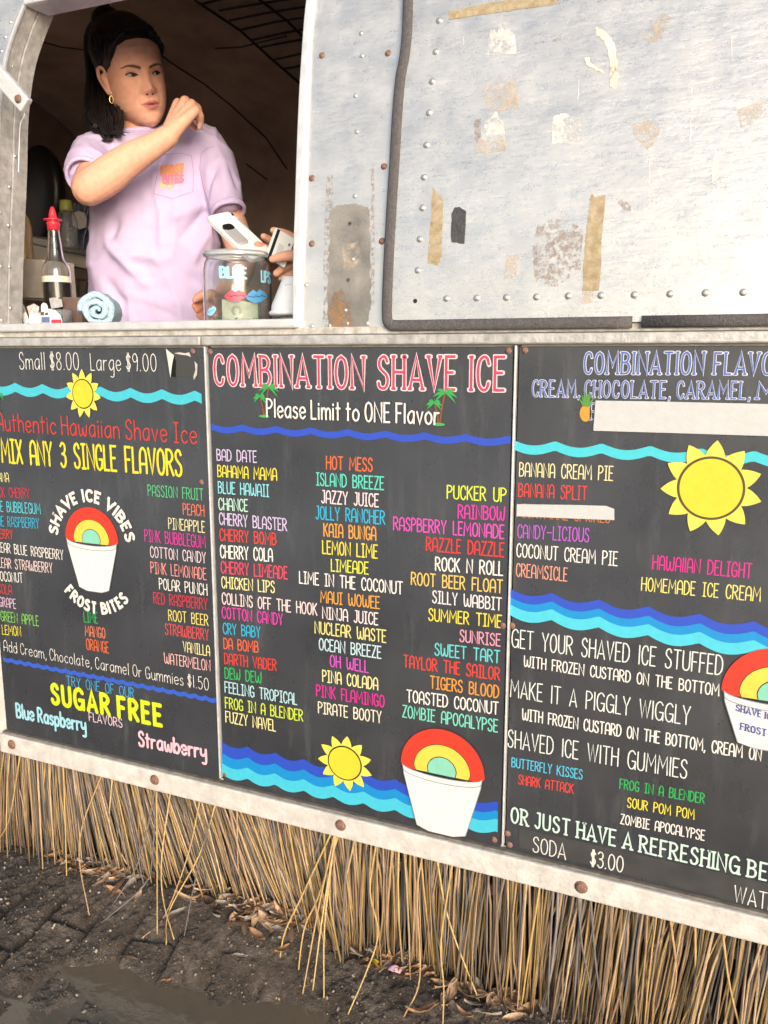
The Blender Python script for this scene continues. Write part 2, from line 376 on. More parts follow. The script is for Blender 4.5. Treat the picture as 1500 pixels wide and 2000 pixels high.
stud(811, 588, ME_HOLE, 'rivet_hole', HT, .0092)
for u, v in [(872,583),(931,582),(989,581),(1048,580),(1110,578),(1174,577),(1239,576),(1309,574),(1378,572),(1452,571)]: stud(u, v, ME_RIV, 'rivet', HT, .0092)
for u, v in [(629,108),(758,104),(609,348),(750,325),(609,476),(746,471)]: stud(u, v, ME_RUST, 'rusty_rivet', TR, .0002)
for u, v in [(707,109),(694,187),(697,257),(693,383),(689,506),(675,606),(644,636),(679,632),(717,632),(598,557),(609,637),(705,65)]: stud(u, v, ME_RIVS, 'rivet', TR, .0002)
for u, v in [(683,437),(680,547)]: stud(u, v, ME_HOLE, 'rivet_hole', TR, .0002)
for u, v in [(23,1454),(302,1523),(665,1612),(1135,1733)]: stud(u, v, ME_BOLT, 'rusty_bolt', TR, 0, -.0125)
def jamb_stud(u, v, me, dy):
    d = ray(u, v); x = x_at(LEFT_OUT, at_y(u, v, .03).z)+(.005 if dy else .001); p = CAM+d*((x-CAM.x)/d.x)
    o = bpy.data.objects.new('rivet', me); col.objects.link(o); o.parent = TR; o.location = p-ORG[TR]; o.rotation_euler = (0, math.pi/2, 0); ORG[o] = ORG[TR]
for u, v in [(19,365),(17,440),(19,521),(21,601),(30,305)]: jamb_stud(u, v, ME_RIVS, 1)
for u, v in [(4,625),(2,520),(1,415),(25,130)]: jamb_stud(u, v, ME_RIVS, 0)
for u, v in [(21,43),(10,72),(36,28),(3,100)]: stud(u, v, ME_RIVS, 'rivet', TR, .0002)

# old tape, glue and stains on the metal (real thin residue)
def ragged(pts, amp, n=5, closed=True):
    out = []
    for i in range(len(pts)):
        a, b = Vector((*pts[i], 0)), Vector((*pts[(i+1) % len(pts)], 0))
        for k in range(n):
            p = a.lerp(b, k/n); out.append((p.x+random.uniform(-amp, amp), p.y+random.uniform(-amp, amp)))
    return out
def patch(pts, mt, parent, name, off, amp=1.2, n=5):
    P = [on_wall(u, v, off) for u, v in ragged(pts, amp, n)]
    m = MB(); m.poly(P); me = m.mesh(name); bm = bmesh.new(); bm.from_mesh(me); bmesh.ops.triangulate(bm, faces=bm.faces); bm.to_mesh(me); bm.free()
    return link_mesh(name, me, mt, parent, None, False)
S_tan = stain_mat('old_tan_tape', (.33,.25,.14), .92, 120, .85, .30, .38, (.46,.38,.26))
S_black = mat('black_cloth_tape', (.05,.05,.055), .7, var=.3, vscale=90, bump=.5, bscale=300)
S_pink = stain_mat('faded_glue', (.52,.44,.36), .65, 60, .8, .40, .60)
S_white = stain_mat('white_paint_remnant', (.66,.655,.64), .7, 45, .7, .44, .54)
S_brown = stain_mat('brown_speckle', (.33,.27,.25), .75, 110, .85, .46, .60)
S_grey = stain_mat('grey_corrosion', (.17,.165,.16), .90, 26, .75, .20, .36, (.29,.275,.255))
S_rust = stain_mat('rust_bloom', (.30,.17,.08), .75, 42, .85, .42, .58)
S_cream = stain_mat('cream_paint_drip', (.70,.66,.52), .95, 40, .7, .25, .35)
k = .0098
patch([(877,22),(960,5),(1035,-6),(1095,-6),(1088,7),(1010,19),(930,30),(876,38)], S_tan, HT, 'tape_remnant', k)
patch([(846,366),(858,380),(866,395),(862,500),(855,518),(836,514),(840,440)], S_tan, HT, 'tape_remnant', k)
patch([(1155,376),(1162,385),(1182,380),(1176,470),(1170,568),(1137,568),(1140,500),(1146,440),(1150,410)], S_tan, HT, 'tape_remnant', k)
patch([(882,418),(887,406),(897,404),(910,412),(907,476),(881,472)], S_black, HT, 'black_tape', k+.0004, .8)
patch([(1255,72),(1295,22),(1314,36),(1285,80),(1268,84)], S_pink, HT, 'glue_stain', k)
patch([(1230,233),(1250,243),(1265,232),(1290,250),(1282,275),(1266,292),(1240,268)], S_pink, HT, 'glue_stain', k)
patch([(945,165),(1010,150),(1014,212),(955,218),(942,190)], S_pink, HT, 'glue_stain', k)
patch([(960,40),(1005,45),(1008,105),(950,108)], S_white, HT, 'paint_remnant', k)
patch([(1080,228),(1100,220),(1132,232),(1138,285),(1100,278),(1078,282)], S_white, HT, 'paint_remnant', k)
patch([(945,240),(968,218),(985,245),(986,280),(960,292),(940,270)], S_white, HT, 'paint_remnant', k)
patch([(925,232),(940,232),(938,268),(928,285)], S_brown, HT, 'paint_remnant', k)
patch([(930,275),(985,270),(988,295),(925,300)], S_pink, HT, 'glue_stain', k+.0003)
patch([(1164,52),(1185,62),(1200,85),(1206,125),(1208,150),(1200,175),(1190,168),(1192,115),(1180,80),(1165,68)], S_cream, HT, 'paint_drip', k)
patch([(1190,120),(1208,122),(1202,165),(1190,160)], S_brown, HT, 'paint_drip', k+.0004)
patch([(1140,112),(1150,112),(1152,122),(1180,140),(1178,144),(1146,126)], S_cream, HT, 'paint_drip', k)
patch([(1040,83),(1098,73),(1097,79),(1042,87)], S_brown, HT, 'tape_remnant', k, .5)
patch([(1398,288),(1404,325),(1398,350),(1391,358),(1390,325)], S_cream, HT, 'paint_drip', k, .5)
patch([(1050,440),(1080,425),(1110,432),(1140,448),(1133,530),(1085,560),(1045,550),(1040,490)], S_brown, HT, 'glue_stain', k)
patch([(990,500),(1015,495),(1008,540),(985,545)], S_pink, HT, 'glue_stain', k)
patch([(1136,570),(1170,570),(1168,592),(1134,592)], S_pink, HT, 'glue_stain', k)
patch([(1205,395),(1215,388),(1234,400),(1232,412),(1218,408)], S_brown, HT, 'glue_stain', k)
patch([(1440,215),(1500,190),(1503,206),(1470,245),(1448,250)], S_pink, HT, 'glue_stain', k)
for u, v, L in [(1130,150,70),(1270,250,160),(1350,170,110),(1430,60,60),(905,70,50),(1365,110,40)]:
    patch([(u-1.2, v), (u+1.2, v), (u+.8-L*.02, v+L), (u-.8-L*.02, v+L)], S_white, HT, 'run_mark', k, .5)
patch([(646,408),(660,400),(700,398),(720,406),(722,440),(724,520),(724,600),(719,640),(641,640),(640,560),(643,470)], S_grey, TR, 'corroded_patch', .0008, 2.2, 8)
patch([(650,572),(668,560),(684,600),(690,640),(644,640),(643,600)], S_rust, TR, 'rust_bloom', .0013, 2)
patch([(668,480),(700,470),(708,515),(672,530)], S_pink, TR, 'rust_bloom', .0013, 2)
patch([(636,345),(650,340),(645,640),(630,640)], S_brown, TR, 'grime', .0005, 1.5)
patch([(724,330),(732,330),(732,600),(724,600)], S_brown, TR, 'grime', .0005, 1.5)
# white prop arm at the upper left of the window, with its pull wire
A0 = at_y(-95, 40, -.03); A1 = at_y(53, 208, .004)
ax = (A1-A0).normalized(); sdv = Vector((0,-1,0)); up = ax.cross(sdv).normalized()
m = MB(); hw = .0165
def quadring(p): return [p+up*hw-sdv*.006, p+up*hw+sdv*.008, p-up*hw+sdv*.008, p-up*hw-sdv*.006]
m.loft([quadring(A0), quadring(A1)]); ARM = bevel(m.build('prop_arm', M_frame, TR, fixn=True), .003)
o = bpy.data.objects.new('arm_bolt', ME_BOLT); col.objects.link(o); o.parent = ARM; o.location = A1-ax*.018+sdv*.0082-ORG[TR]; o.rotation_euler = (math.pi/2, 0, 0); o.scale = (.75,.75,.75)
m = MB(); m.ctube([on_wall(u, v, -.012) for u, v in [(48,214),(47,228),(40,242),(38,275),(36,335)]], [.0012]*5, 6); m.build('pull_wire', M_frame, TR, smooth=True)
patch([(19,272),(27,268),(31,276),(29,282),(22,281)], mat('blue_paint_fleck', (.03,.17,.42), .5), TR, 'paint_fleck', -.036, .8)
# ------------------------------------------------------------------ lettering: a hand drawn monoline alphabet (units: cap height 100)
_G = '''A 40|~0,0 1,62 6,88 20,100 34,88 39,62 40,0|1,36 39,36
B 38|0,0 0,100|~0,100 22,97 33,80 25,58 1,53|~1,53 28,50 38,28 28,4 0,0
C 36|~36,76 30,95 18,100 5,86 0,50 5,14 18,0 30,5 36,24
D 38|0,0 0,100|~0,100 20,97 35,76 38,50 35,24 20,3 0,0
E 31|31,100 0,100 0,0 31,0|0,52 25,52
F 31|31,100 0,100 0,0|0,50 25,50
G 38|~36,78 30,96 18,100 5,86 0,50 5,14 18,0 31,6 37,24|20,42 38,42 38,8
H 38|0,0 0,100|38,0 38,100|0,52 38,52
I 24|12,0 12,100|0,100 24,100|0,0 24,0
i 4|2,0 2,100
J 28|~26,100 26,26 20,4 10,0 1,14|12,100 28,100
K 38|0,0 0,100|36,100 1,46|11,57 38,0
L 29|0,100 0,0 29,0
M 54|0,0 4,100 27,36 50,100 54,0
N 42|0,0 0,100 42,0 42,100
O 40|~20,100 6,87 0,50 6,13 20,0 34,13 40,50 34,87 20,100
P 36|0,0 0,100|~0,100 23,97 36,76 24,53 0,47
Q 40|~20,100 6,87 0,50 6,13 20,0 34,13 40,50 34,87 20,100|24,22 42,-6
R 38|0,0 0,100|~0,100 23,97 35,76 24,54 0,49|14,49 38,0
S 34|~32,82 26,96 16,100 4,88 4,68 17,53 30,40 33,20 26,4 15,0 4,5 0,20
T 40|0,100 40,100|20,100 20,0
U 38|~0,100 0,32 5,8 19,0 33,8 38,32 38,100
V 40|0,100 20,0 40,100
W 58|~0,100 2,30 8,4 18,4 27,26 29,64|~29,64 31,26 40,4 50,4 56,30 58,100
X 38|0,0 38,100|0,100 38,0
Y 38|0,100 19,46 38,100|19,46 19,0
Z 36|2,100 35,100 0,0 36,0
0 38|~19,100 6,87 0,50 6,13 19,0 32,13 38,50 32,87 19,100
1 8|4,0 4,100
3 32|~1,86 12,99 26,95 31,78 25,60 10,54|~10,54 28,48 33,26 25,4 11,0 0,14
5 34|30,100 4,100 2,56|~2,56 16,64 30,52 34,28 26,5 12,0 0,12
8 36|~18,100 6,92 5,70 18,53 33,36 32,10 18,0 4,10 3,36 18,53 31,70 30,92 18,100
9 34|~33,72 24,97 8,95 0,74 8,54 24,54 33,72|~33,80 33,40 28,0
$ 32|~31,76 24,88 10,88 3,74 10,58 24,46 30,30 23,14 8,12 0,26|12,104 12,-4|20,104 20,-4
. 6|2,0 4,4
, 7|5,6 1,-14
- 40|0,52 40,52
' 5|3,100 2,84
/ 30|0,-6 30,104'''
_LC = '''a 36|~34,58 20,62 6,50 0,28 8,4 22,4 34,26|34,60 34,0
b 34|0,100 0,0|~0,36 14,60 28,56 34,30 27,5 13,0 0,20
c 32|~32,48 22,61 8,54 0,30 8,6 20,0 32,12
d 36|~35,36 22,60 8,56 0,30 8,5 22,0 35,22|35,100 35,0
e 34|~2,30 33,36 27,57 14,61 3,50 0,28 8,5 20,0 33,12
g 36|~34,58 20,62 6,50 0,30 8,6 22,6 34,28|~34,60 34,-20 26,-38 10,-36
h 32|0,100 0,0|~0,34 10,58 24,58 31,40 32,0
i 5|2,60 2,0|2,78 2,84
l 5|2,100 2,0
m 54|0,60 0,0|~0,36 8,58 20,58 26,42 27,0|~27,36 35,58 47,58 53,42 54,0
n 32|0,60 0,0|~0,36 10,58 24,58 31,42 32,0
o 36|~18,61 5,50 0,30 5,9 18,0 31,9 36,30 31,50 18,61
p 34|0,60 0,-38|~0,36 14,60 28,56 34,30 27,5 13,0 0,20
r 24|0,60 0,0|~0,34 8,56 24,58
s 28|~26,52 16,61 4,54 4,40 16,32 26,22 24,6 12,0 0,8
t 24|10,92 10,0|0,62 24,62
u 32|~0,60 1,18 10,1 22,4 32,24|32,60 32,0
v 32|0,60 16,0 32,60
w 48|~0,60 4,12 12,0 20,14 24,44|~24,44 28,14 36,0 44,12 48,60
y 34|~0,60 2,26 14,16 32,32|~34,60 34,-18 26,-36 10,-34'''
def _parse(txt):
    d = {}
    for line in txt.split('\n'):
        ch = line[0]; w_, *st = line[2:].split('|')
        d[ch] = (float(w_), [(s[0] == '~', [tuple(float(q) for q in p.split(',')) for p in s.lstrip('~').split()]) for s in st])
    return d
CAPS, LOW = _parse(_G), _parse(_LC)
DECO = dict(CAPS)
DECO['A'] = (44., [(False, [(0,0),(22,100),(44,0)]), (False, [(8,28),(36,28)])])
DECO['W'] = (62., [(False, [(0,100),(16,0),(31,96),(46,0),(62,100)])])
DECO['I'] = (4., [(False, [(2,0),(2,100)])])
DECO['Y'] = (40., [(False, [(0,100),(20,46),(40,100)]), (False, [(20,46),(20,0)])])
DECO['G'] = (44., [(True, [(42,84),(32,98),(20,100),(5,84),(0,50),(5,16),(20,0),(34,6),(43,26)]), (False, [(24,44),(44,44),(44,0)])])
DECO['i'] = DECO['I']
def glyph_strokes(s, style):
    """strokes of a whole line in cap-height units, and its width"""
    T = DECO if style in ('deco', 'serif', 'bold') else CAPS
    gap = {'bold': 26, 'serif': 20, 'round': 16}.get(style, 14); x = 0; out = []
    for ch in s:
        if ch == ' ': x += {'round': 24, 'serif': 26, 'bold': 24}.get(style, 46); continue
        g = LOW.get(ch) if (style in ('round', 'fat') and ch.islower()) else T.get(ch, T.get(ch.upper()))
        wd, st = g
        for sm, pts in st:
            P = [Vector((p[0], p[1], 0)) for p in pts]
            if sm: P = spline(P, 5)
            out.append([(p.x+x, p.y) for p in P])
        if style == 'serif':                     # small serifs at the feet and heads of stems
            for sm, pts in st:
                for e, o in ((pts[0], pts[1]), (pts[-1], pts[-2])):
                    if not sm and abs(e[1]-o[1]) > 40 and e[1] in (0, 100): out.append([(x+e[0]-7, e[1]), (x+e[0]+7, e[1])])
        x += wd+gap
    return out, x-gap
def ribbon(m, P, hw, place, depth, cap=True):
    P = [Vector((p[0], p[1])) for p in P]; Q = [P[0]]
    for p in P[1:]:
        if (p-Q[-1]).length > hw*.12: Q.append(p)
    if len(Q) < 2: Q.append(Q[0]+Vector((hw*.3, 0)))
    closed = (Q[0]-Q[-1]).length < hw*.3 and len(Q) > 6
    L, Rr = [], []; n = len(Q)
    if closed: Q[-1] = Q[0]
    for i in range(n):
        a = Q[i]-Q[i-1] if i else (Q[0]-Q[n-2] if closed else Q[1]-Q[0]); b = Q[i+1]-Q[i] if i < n-1 else (Q[1]-Q[0] if closed else Q[i]-Q[i-1])
        a = a.normalized(); b = b.normalized(); na, nb = Vector((-a.y, a.x)), Vector((-b.y, b.x)); k = na+nb
        if k.length < .2: k = na
        k.normalize(); s = min(1/max(k.dot(na), .35), 1.9); L.append(Q[i]+k*hw*s); Rr.append(Q[i]-k*hw*s)
    if not closed and cap:
        d0 = (Q[0]-Q[1]).normalized(); d1 = (Q[-1]-Q[-2]).normalized(); e = hw*.8
        L = [Q[0]+d0*e+(L[0]-Q[0])*.55]+L+[Q[-1]+d1*e+(L[-1]-Q[-1])*.55]; Rr = [Q[0]+d0*e+(Rr[0]-Q[0])*.55]+Rr+[Q[-1]+d1*e+(Rr[-1]-Q[-1])*.55]
    n = len(L); m.add([place(p.x, p.y, depth) for p in L]+[place(p.x, p.y, depth) for p in Rr], [(i, i+1, n+i+1, n+i) for i in range(n-1)])
LAY = .0006
def board_place(x, z, k): return Vector((x, -LAY*k, z))
def line(parent, s, o, sc_, p0, p1, h, c, style='skinny', wt=.10, lay=1.0, inner=None, name='lettering', wt2=.05):
    """one line of writing from baseline end p0 to p1 (zoom coordinates with origin o, scale sc_), cap height h"""
    a = at_y(o[0]+p0[0]/sc_, o[1]+p0[1]/sc_); b = at_y(o[0]+p1[0]/sc_, o[1]+p1[1]/sc_); t = at_y(o[0]+p0[0]/sc_, o[1]+(p0[1]-h)/sc_)
    H = (t.z-a.z)/100; st, wd = glyph_strokes(s, style); d = Vector((b.x-a.x, b.z-a.z)); sx = d.length/wd; d.normalize()
    def P(q): return (a.x+d.x*q[0]*sx, a.z+d.y*q[0]*sx+q[1]*H)
    m = MB()
    for i, s_ in enumerate(st): ribbon(m, [P(q) for q in s_], wt*H*45, board_place, lay+.12*(i % 5))
    me = link_mesh(name, m.mesh(name), ink(c), parent, None, False)
    if inner:
        m = MB()
        for i, s_ in enumerate(st): ribbon(m, [P(q) for q in s_], wt2*H*50, board_place, lay+1+.12*(i % 5), cap=False)
        link_mesh('lettering_inline', m.mesh('lettering_inline'), ink(inner), me, None, False)
    return me
def flat(parent, pts2, c, name, lay):
    m = MB(); m.poly([board_place(x, z, lay) for x, z in pts2]); me = m.mesh(name)
    bm = bmesh.new(); bm.from_mesh(me); bmesh.ops.triangulate(bm, faces=bm.faces); bm.to_mesh(me); bm.free()
    return link_mesh(name, me, ink(c) if isinstance(c, str) else c, parent, None, False)
def bp(u, v): p = at_y(u, v); return (p.x, p.z)
def wave(parent, o, s, a, b, thick, n, amp, c, lay, name='wave_band', phase=0.0, x1=None):
    A, B, T = bp(o[0]+a[0]/s, o[1]+a[1]/s), bp(o[0]+b[0]/s, o[1]+b[1]/s), bp(o[0]+a[0]/s, o[1]+(a[1]+thick)/s)
    th = A[1]-T[1]; top = []; N = 14*n
    for i in range(N+1):
        t = i/N; q = (t*n+phase) % 1.0; top.append((A[0]+(B[0]-A[0])*t, A[1]+(B[1]-A[1])*t-amp*math.sin(math.pi*q)))
    return flat(parent, top+[(x, z-th) for x, z in top[::-1]], c, name, lay)
def sunny(parent, c, rd, R1, lay, n=11, rot=0.0, dark='#3a3426', ray_c='#f6ea62', disc='#f4d93c', sq=1.0):
    cx, cz = c; rt = None
    sun_ = empty_part('sun_emblem', parent)
    m = MB()
    for i in range(n):
        g = rot+2*math.pi*i/n; hwid = math.pi/n*1.12
        pts = []
        for t in np.linspace(-1, 1, 15):
            rr = rd*.98+(R1-rd*.98)*(1-abs(t)**1.0)**.8; gg = g+hwid*t*(1-.12*(1-abs(t)))
            pts.append(board_place(cx+sq*rr*math.sin(gg), cz+rr*math.cos(gg), lay+.1*(i % 3)))
        pts += [board_place(cx+sq*rd*.8*math.sin(g+hwid*t), cz+rd*.8*math.cos(g+hwid*t), lay+.1*(i % 3)) for t in (1, .5, 0, -.5, -1)]
        m.poly(pts)
    link_mesh('sun_rays', m.mesh('sun_rays'), ink(ray_c), sun_, None, False)
    circ = lambda r: [(cx+sq*r*math.cos(2*math.pi*i/56), cz+r*math.sin(2*math.pi*i/56)) for i in range(56)]
    flat(sun_, circ(rd*1.03), dark, 'sun_ring', lay+1); flat(sun_, circ(rd*.95), disc, 'sun_disc', lay+2)
def empty_part(name, parent):
    o = bpy.data.objects.new(name, None); col.objects.link(o); o.parent = parent; ORG[o] = ORG[parent]; o.empty_display_size = .03; return o
def cup(parent, Wd, c, lay, rim=.23, hgt=.92, bot=.56, tilt=0.0):
    """cup emblem: Wd = width of the dome, c = middle of the rim line"""
    E_ = empty_part('cup_emblem', parent); cx, cz = c; W2 = Wd/2; ct, st_ = math.cos(tilt), math.sin(tilt)
    T = lambda p: (cx+p[0]*ct-p[1]*st_, cz+p[0]*st_+p[1]*ct)
    def dome(rx, rz): return [T((rx*math.cos(g), rz*math.sin(g))) for g in [math.pi*i/30 for i in range(31)]]+[T((-rx*.93, -.10*W2)), T((rx*.93, -.10*W2))]
    red = dome(W2, W2*.98)
    flat(E_, red, '#e8412f', 'red_ice', lay); flat(E_, dome(W2*.68, W2*.62), '#4b4231', 'ice_outline', lay+.5); flat(E_, dome(W2*.665, W2*.605), '#f3d957', 'yellow_ice', lay+1)
    flat(E_, dome(W2*.355, W2*.335), '#4b4231', 'ice_outline', lay+1.5); flat(E_, dome(W2*.335, W2*.315), '#8fd9c2', 'mint_ice', lay+2)
    def body(g): 
        k = W2*.94+g
        arcp = [T((k*math.cos(a), -.02*W2-.16*W2*math.sin(a)+ (g if True else 0))) for a in [math.pi*i/16 for i in range(17)]]
        return arcp+[T((-k*.97, -.24*W2)), T((-W2*bot-g, -W2*1.42*hgt)), T((-W2*bot*.5, -W2*1.5*hgt-g)), T((W2*bot*.5, -W2*1.5*hgt-g)), T((W2*bot+g, -W2*1.42*hgt)), T((k*.97, -.24*W2))]
    flat(E_, body(W2*.018), '#9aa0a8', 'cup_outline', lay+2.5); flat(E_, body(0), '#eeeef0', 'cup_body', lay+3)
    m = MB(); ribbon(m, [T((W2*.93*math.cos(a), -.13*W2-.17*W2*math.sin(a))) for a in [math.pi*i/16 for i in range(17)]], W2*.010, board_place, lay+3.6)
    link_mesh('rim_line', m.mesh('rim_line'), ink('#9aa0a8'), E_, None, False); return E_
def palm(parent, c, h, lay, lean=.25):
    E_ = empty_part('palm_emblem', parent); cx, cz = c
    def one(dx, hh, ln):
        m = MB(); top = (cx+dx+ln*hh, cz+hh)
        ribbon(m, [(cx+dx*.3+ln*hh*t*t+dx*.7*t, cz+hh*t) for t in np.linspace(0, 1, 8)], h*.032, board_place, lay); link_mesh('palm_trunk', m.mesh('palm_trunk'), ink('#8a5a3c'), E_, None, False)
        m = MB()
        for i, g in enumerate((-.5, .1, .75, 1.5, 2.3, 3.0, 3.6)):
            L = hh*.42; P = [(top[0]+L*t*math.cos(g), top[1]+L*t*math.sin(g)*.8-L*.45*t*t) for t in np.linspace(0, 1, 7)]
            a, b = P[:], []
            wd = [h*.05*math.sin(math.pi*min(1, .15+.85*t)) for t in np.linspace(0, 1, 7)]
            m.poly([board_place(p[0], p[1]+w_, lay+1+.15*i) for p, w_ in zip(P, wd)]+[board_place(p[0], p[1]-w_, lay+1+.15*i) for p, w_ in zip(P[::-1], wd[::-1])])
        link_mesh('palm_fronds', m.mesh('palm_fronds'), ink('#3fae5a'), E_, None, False)
    one(.10*h, h, lean*.4); one(-.08*h, h*.68, -lean*.5)
    flat(E_, [(cx+h*.22*math.cos(g), cz+h*.05*math.sin(g)) for g in [2*math.pi*i/16 for i in range(16)]], '#4fb464', 'palm_base', lay+2.4)
def arc_text(parent, s, c, r, g0, g1, H, clr, lay, up=True, wt=.29):
    st, wd = glyph_strokes(s, 'serif'); m = MB(); cx, cz = c
    for i, q in enumerate(st):
        P = []
        for k in range(len(q)-1):
            for t in np.linspace(0, 1, 4)[:3]: P.append((q[k][0]+(q[k+1][0]-q[k][0])*t, q[k][1]+(q[k+1][1]-q[k][1])*t))
        P.append(q[-1]); out = []
        for x, y in P:
            g = g0+(g1-g0)*x/wd; rr = r+(y/100*H if up else -y/100*H); out.append((cx+rr*math.sin(g), cz+rr*math.cos(g)))
        ribbon(m, out, wt*H*.5, board_place, lay+.12*(i % 5), cap=False)
    return link_mesh('lettering', m.mesh('lettering'), ink(clr), parent, None, False)

# ------------------------------------------------------------------ the three menu boards
def board_material():
    m = bpy.data.materials.new('chalkboard_vinyl'); m.use_nodes = True; n = m.node_tree.nodes; l = m.node_tree.links; b = n['Principled BSDF']
    tc = n.new('ShaderNodeTexCoord')
    def noi(scale, st, det, ro):
        mp = n.new('ShaderNodeMapping'); mp.inputs['Scale'].default_value = st; l.new(tc.outputs['Object'], mp.inputs[0])
        z = n.new('ShaderNodeTexNoise'); z.inputs['Scale'].default_value = scale; z.inputs['Detail'].default_value = det; z.inputs['Roughness'].default_value = ro; l.new(mp.outputs[0], z.inputs['Vector']); return z.outputs['Fac']
    def rng(s, a, b_, c, d):
        r = n.new('ShaderNodeMapRange'); r.inputs[1].default_value = a; r.inputs[2].default_value = b_; r.inputs[3].default_value = c; r.inputs[4].default_value = d; l.new(s, r.inputs[0]); return r.outputs[0]
    def mix(fac, A, B):
        x = n.new('ShaderNodeMix'); x.data_type = 'RGBA'; l.new(fac, x.inputs['Factor'])
        for k, q in (('A', A), ('B', B)):
            if isinstance(q, tuple): x.inputs[k].default_value = (*q, 1)
            else: l.new(q, x.inputs[k])
        return x.outputs['Result']
    c = mix(rng(noi(4, (1,1,1), 6, .6), .35, .65, 0, 1), (.024,.0262,.033), (.043,.0465,.056))
    c = mix(rng(noi(9, (3,1,.5), 8, .75), .54, .74, 0, .42), c, (.12,.125,.13))       # dusty wipe marks
    c = mix(rng(noi(150, (1,1,1), 3, .6), .72, .78, 0, .8), c, (.22,.22,.23))          # dust specks
    l.new(c, b.inputs['Base Color']); l.new(rng(noi(14, (1,1,.6), 7, .65), .3, .7, .20, .42), b.inputs['Roughness'])
    b.inputs['Specular IOR Level'].default_value = .85; b.inputs['Coat Weight'].default_value = .6; b.inputs['Coat Roughness'].default_value = .16
    return m
M_board = board_material(); MATS['board'] = M_board
M_tape = mat('white_paper_tape', (.45,.465,.475), .55, var=.05, vscale=60, bump=.12, bscale=160)
M_strip = mat('grey_overlay_strip', (.050,.050,.052), .32, var=.2, vscale=20)
ZB = -.893
def board(x0, x1, label, org):
    m = MB(); m.box((x0, 0, ZB), (x1, .0075, -.0015)); o = m.build('menu_board', M_board, None, org=org); bevel(o, .0008, 1)
    return tag(o, label, 'menu board', 'menu boards under the trailer window')
B1 = board(-1.6185, -1.0125, 'black menu board at the left, headed with small and large prices in white', (-1.315, 0, ZB))
B2 = board(-1.0025, -.4025, 'black menu board in the middle, listing combination flavours under a pink heading', (-.70, 0, ZB))
B3 = board(-.3925, .70, 'black menu board at the right with white tape over some lines', (.15, 0, ZB))
def screw(u, v, parent):
    p = at_y(u, v, 0); o = bpy.data.objects.new('screw', ME_RUST); col.objects.link(o); o.parent = parent; o.location = p-ORG[parent]; o.rotation_euler = (math.pi/2, 0, 0); ORG[o] = ORG[parent]
for u, v in [(380,686),(397,942)]: screw(u-4, v, B1)
for u, v in [(410,687),(993,685),(982,1222),(440,1512),(965,1640)]: screw(u, v, B2)
for u, v in [(1025,684),(1000,1222),(991,1628),(995,1650)]: screw(u, v, B3)
W_, CR, YE, CY, MI, RE, OR, PK, LV, GR, BL, GO = '#f6f3ee', '#f3eba6', '#f1e34a', '#5fd3e6', '#c3ecd8', '#e64b45', '#ee7440', '#e53fb0', '#d9c6ee', '#35bb63', '#37b7e0', '#eaa84e'
# ---- left board
C_ = ((0, 660), 3.409); D_ = ((0, 1080), 3.3333)
def lc(s, a, b, h, c, **k): return line(B1, s, *C_, a, b, h, c, **k)
def ld(s, a, b, h, c, **k): return line(B1, s, *D_, a, b, h, c, **k)
lc('Small $8.00', (135,208), (528,213), 112, W_, style='round', wt=.055); lc('Large $9.00', (607,215), (1043,222), 112, W_, style='round', wt=.055)
wave(B1, *C_, (-40,292), (1342,352), 58, 7, .010, '#4fcbe0', 1, phase=.2)
sunny(B1, bp(557/3.409, 660+372/3.409), .0300, .0510, 3, rot=.0, sq=.92)
palm(B1, bp(-2, 803), .036, 3)
lc('Authentic Hawaiian Shave Ice', (-14,614), (1312,705), 118, '#d8443e', style='round', wt=.085)
lc('MIX ANY 3 SINGLE FLAVORS', (18,826), (1212,919), 152, '#f3e436', wt=.115)
for s, a, b, h, c in [('BANANA',(-82,951),(62,960),60,CR), ('BLACK CHERRY',(-72,1052),(200,1068),62,'#d23b52'), ('BLUE BUBBLEGUM',(-62,1150),(272,1172),66,CY), ('BLUE RASPBERRY',(-52,1248),(262,1268),64,BL), ('CHERRY',(-42,1330),(88,1340),60,RE), ('CLEAR BLUE RASPBERRY',(-32,1420),(424,1478),62,W_)]: lc(s, a, b, h, c, wt=.095)
for s, a, b, h, c in [('CLEAR STRAWBERRY',(-27,90),(343,130),62,'#f2d6d4'), ('COCONUT',(-18,178),(150,193),60,W_), ('COLA',(-9,260),(80,270),60,'#d8414a'), ('GRAPE',(0,346),(106,362),60,'#e6c2dd'), ('GREEN APPLE',(9,440),(254,475),62,'#84cf63'), ('LEMON',(18,528),(138,542),60,YE),
                       ('LIME',(550,448),(638,457),68,GR), ('MANGO',(558,538),(687,556),66,'#ee8a62'), ('ORANGE',(566,627),(710,652),70,OR),
                       ('PINK LEMONADE',(985,130),(1345,174),72,'#f09a96'), ('POLAR PUNCH',(1040,234),(1350,276),70,W_), ('RED RASPBERRY',(1003,327),(1352,368),70,'#d93a50'), ('ROOT BEER',(1100,438),(1357,473),68,'#f0df7a'), ('STRAWBERRY',(1078,529),(1360,569),70,'#e0565a'), ('VANILLA',(1195,641),(1368,671),66,CR), ('WATERMELON',(1073,717),(1370,768),68,'#f3bcbc')]: ld(s, a, b, h, c, wt=.095)
for s, a, b, h, c in [('PASSION FRUIT',(988,1050),(1355,1080),72,'#5cc98a'), ('PEACH',(1222,1175),(1362,1187),72,'#ee7f62'), ('PINEAPPLE',(1125,1270),(1365,1296),72,'#eee8b4'), ('PINK BUBBLEGUM',(967,1352),(1370,1398),76,'#e23aa6'), ('COTTON CANDY',(1004,1458),(1372,1500),70,'#f2d9e4')]: lc(s, a, b, h, c, wt=.095)
ld('Add Cream, Chocolate, Caramel Or Gummies $1.50', (28,637), (1360,895), 70, W_, style='round', wt=.06)
wave(B1, *D_, (20,672), (1412,940), 26, 22, .004, '#3a63d2', 1)
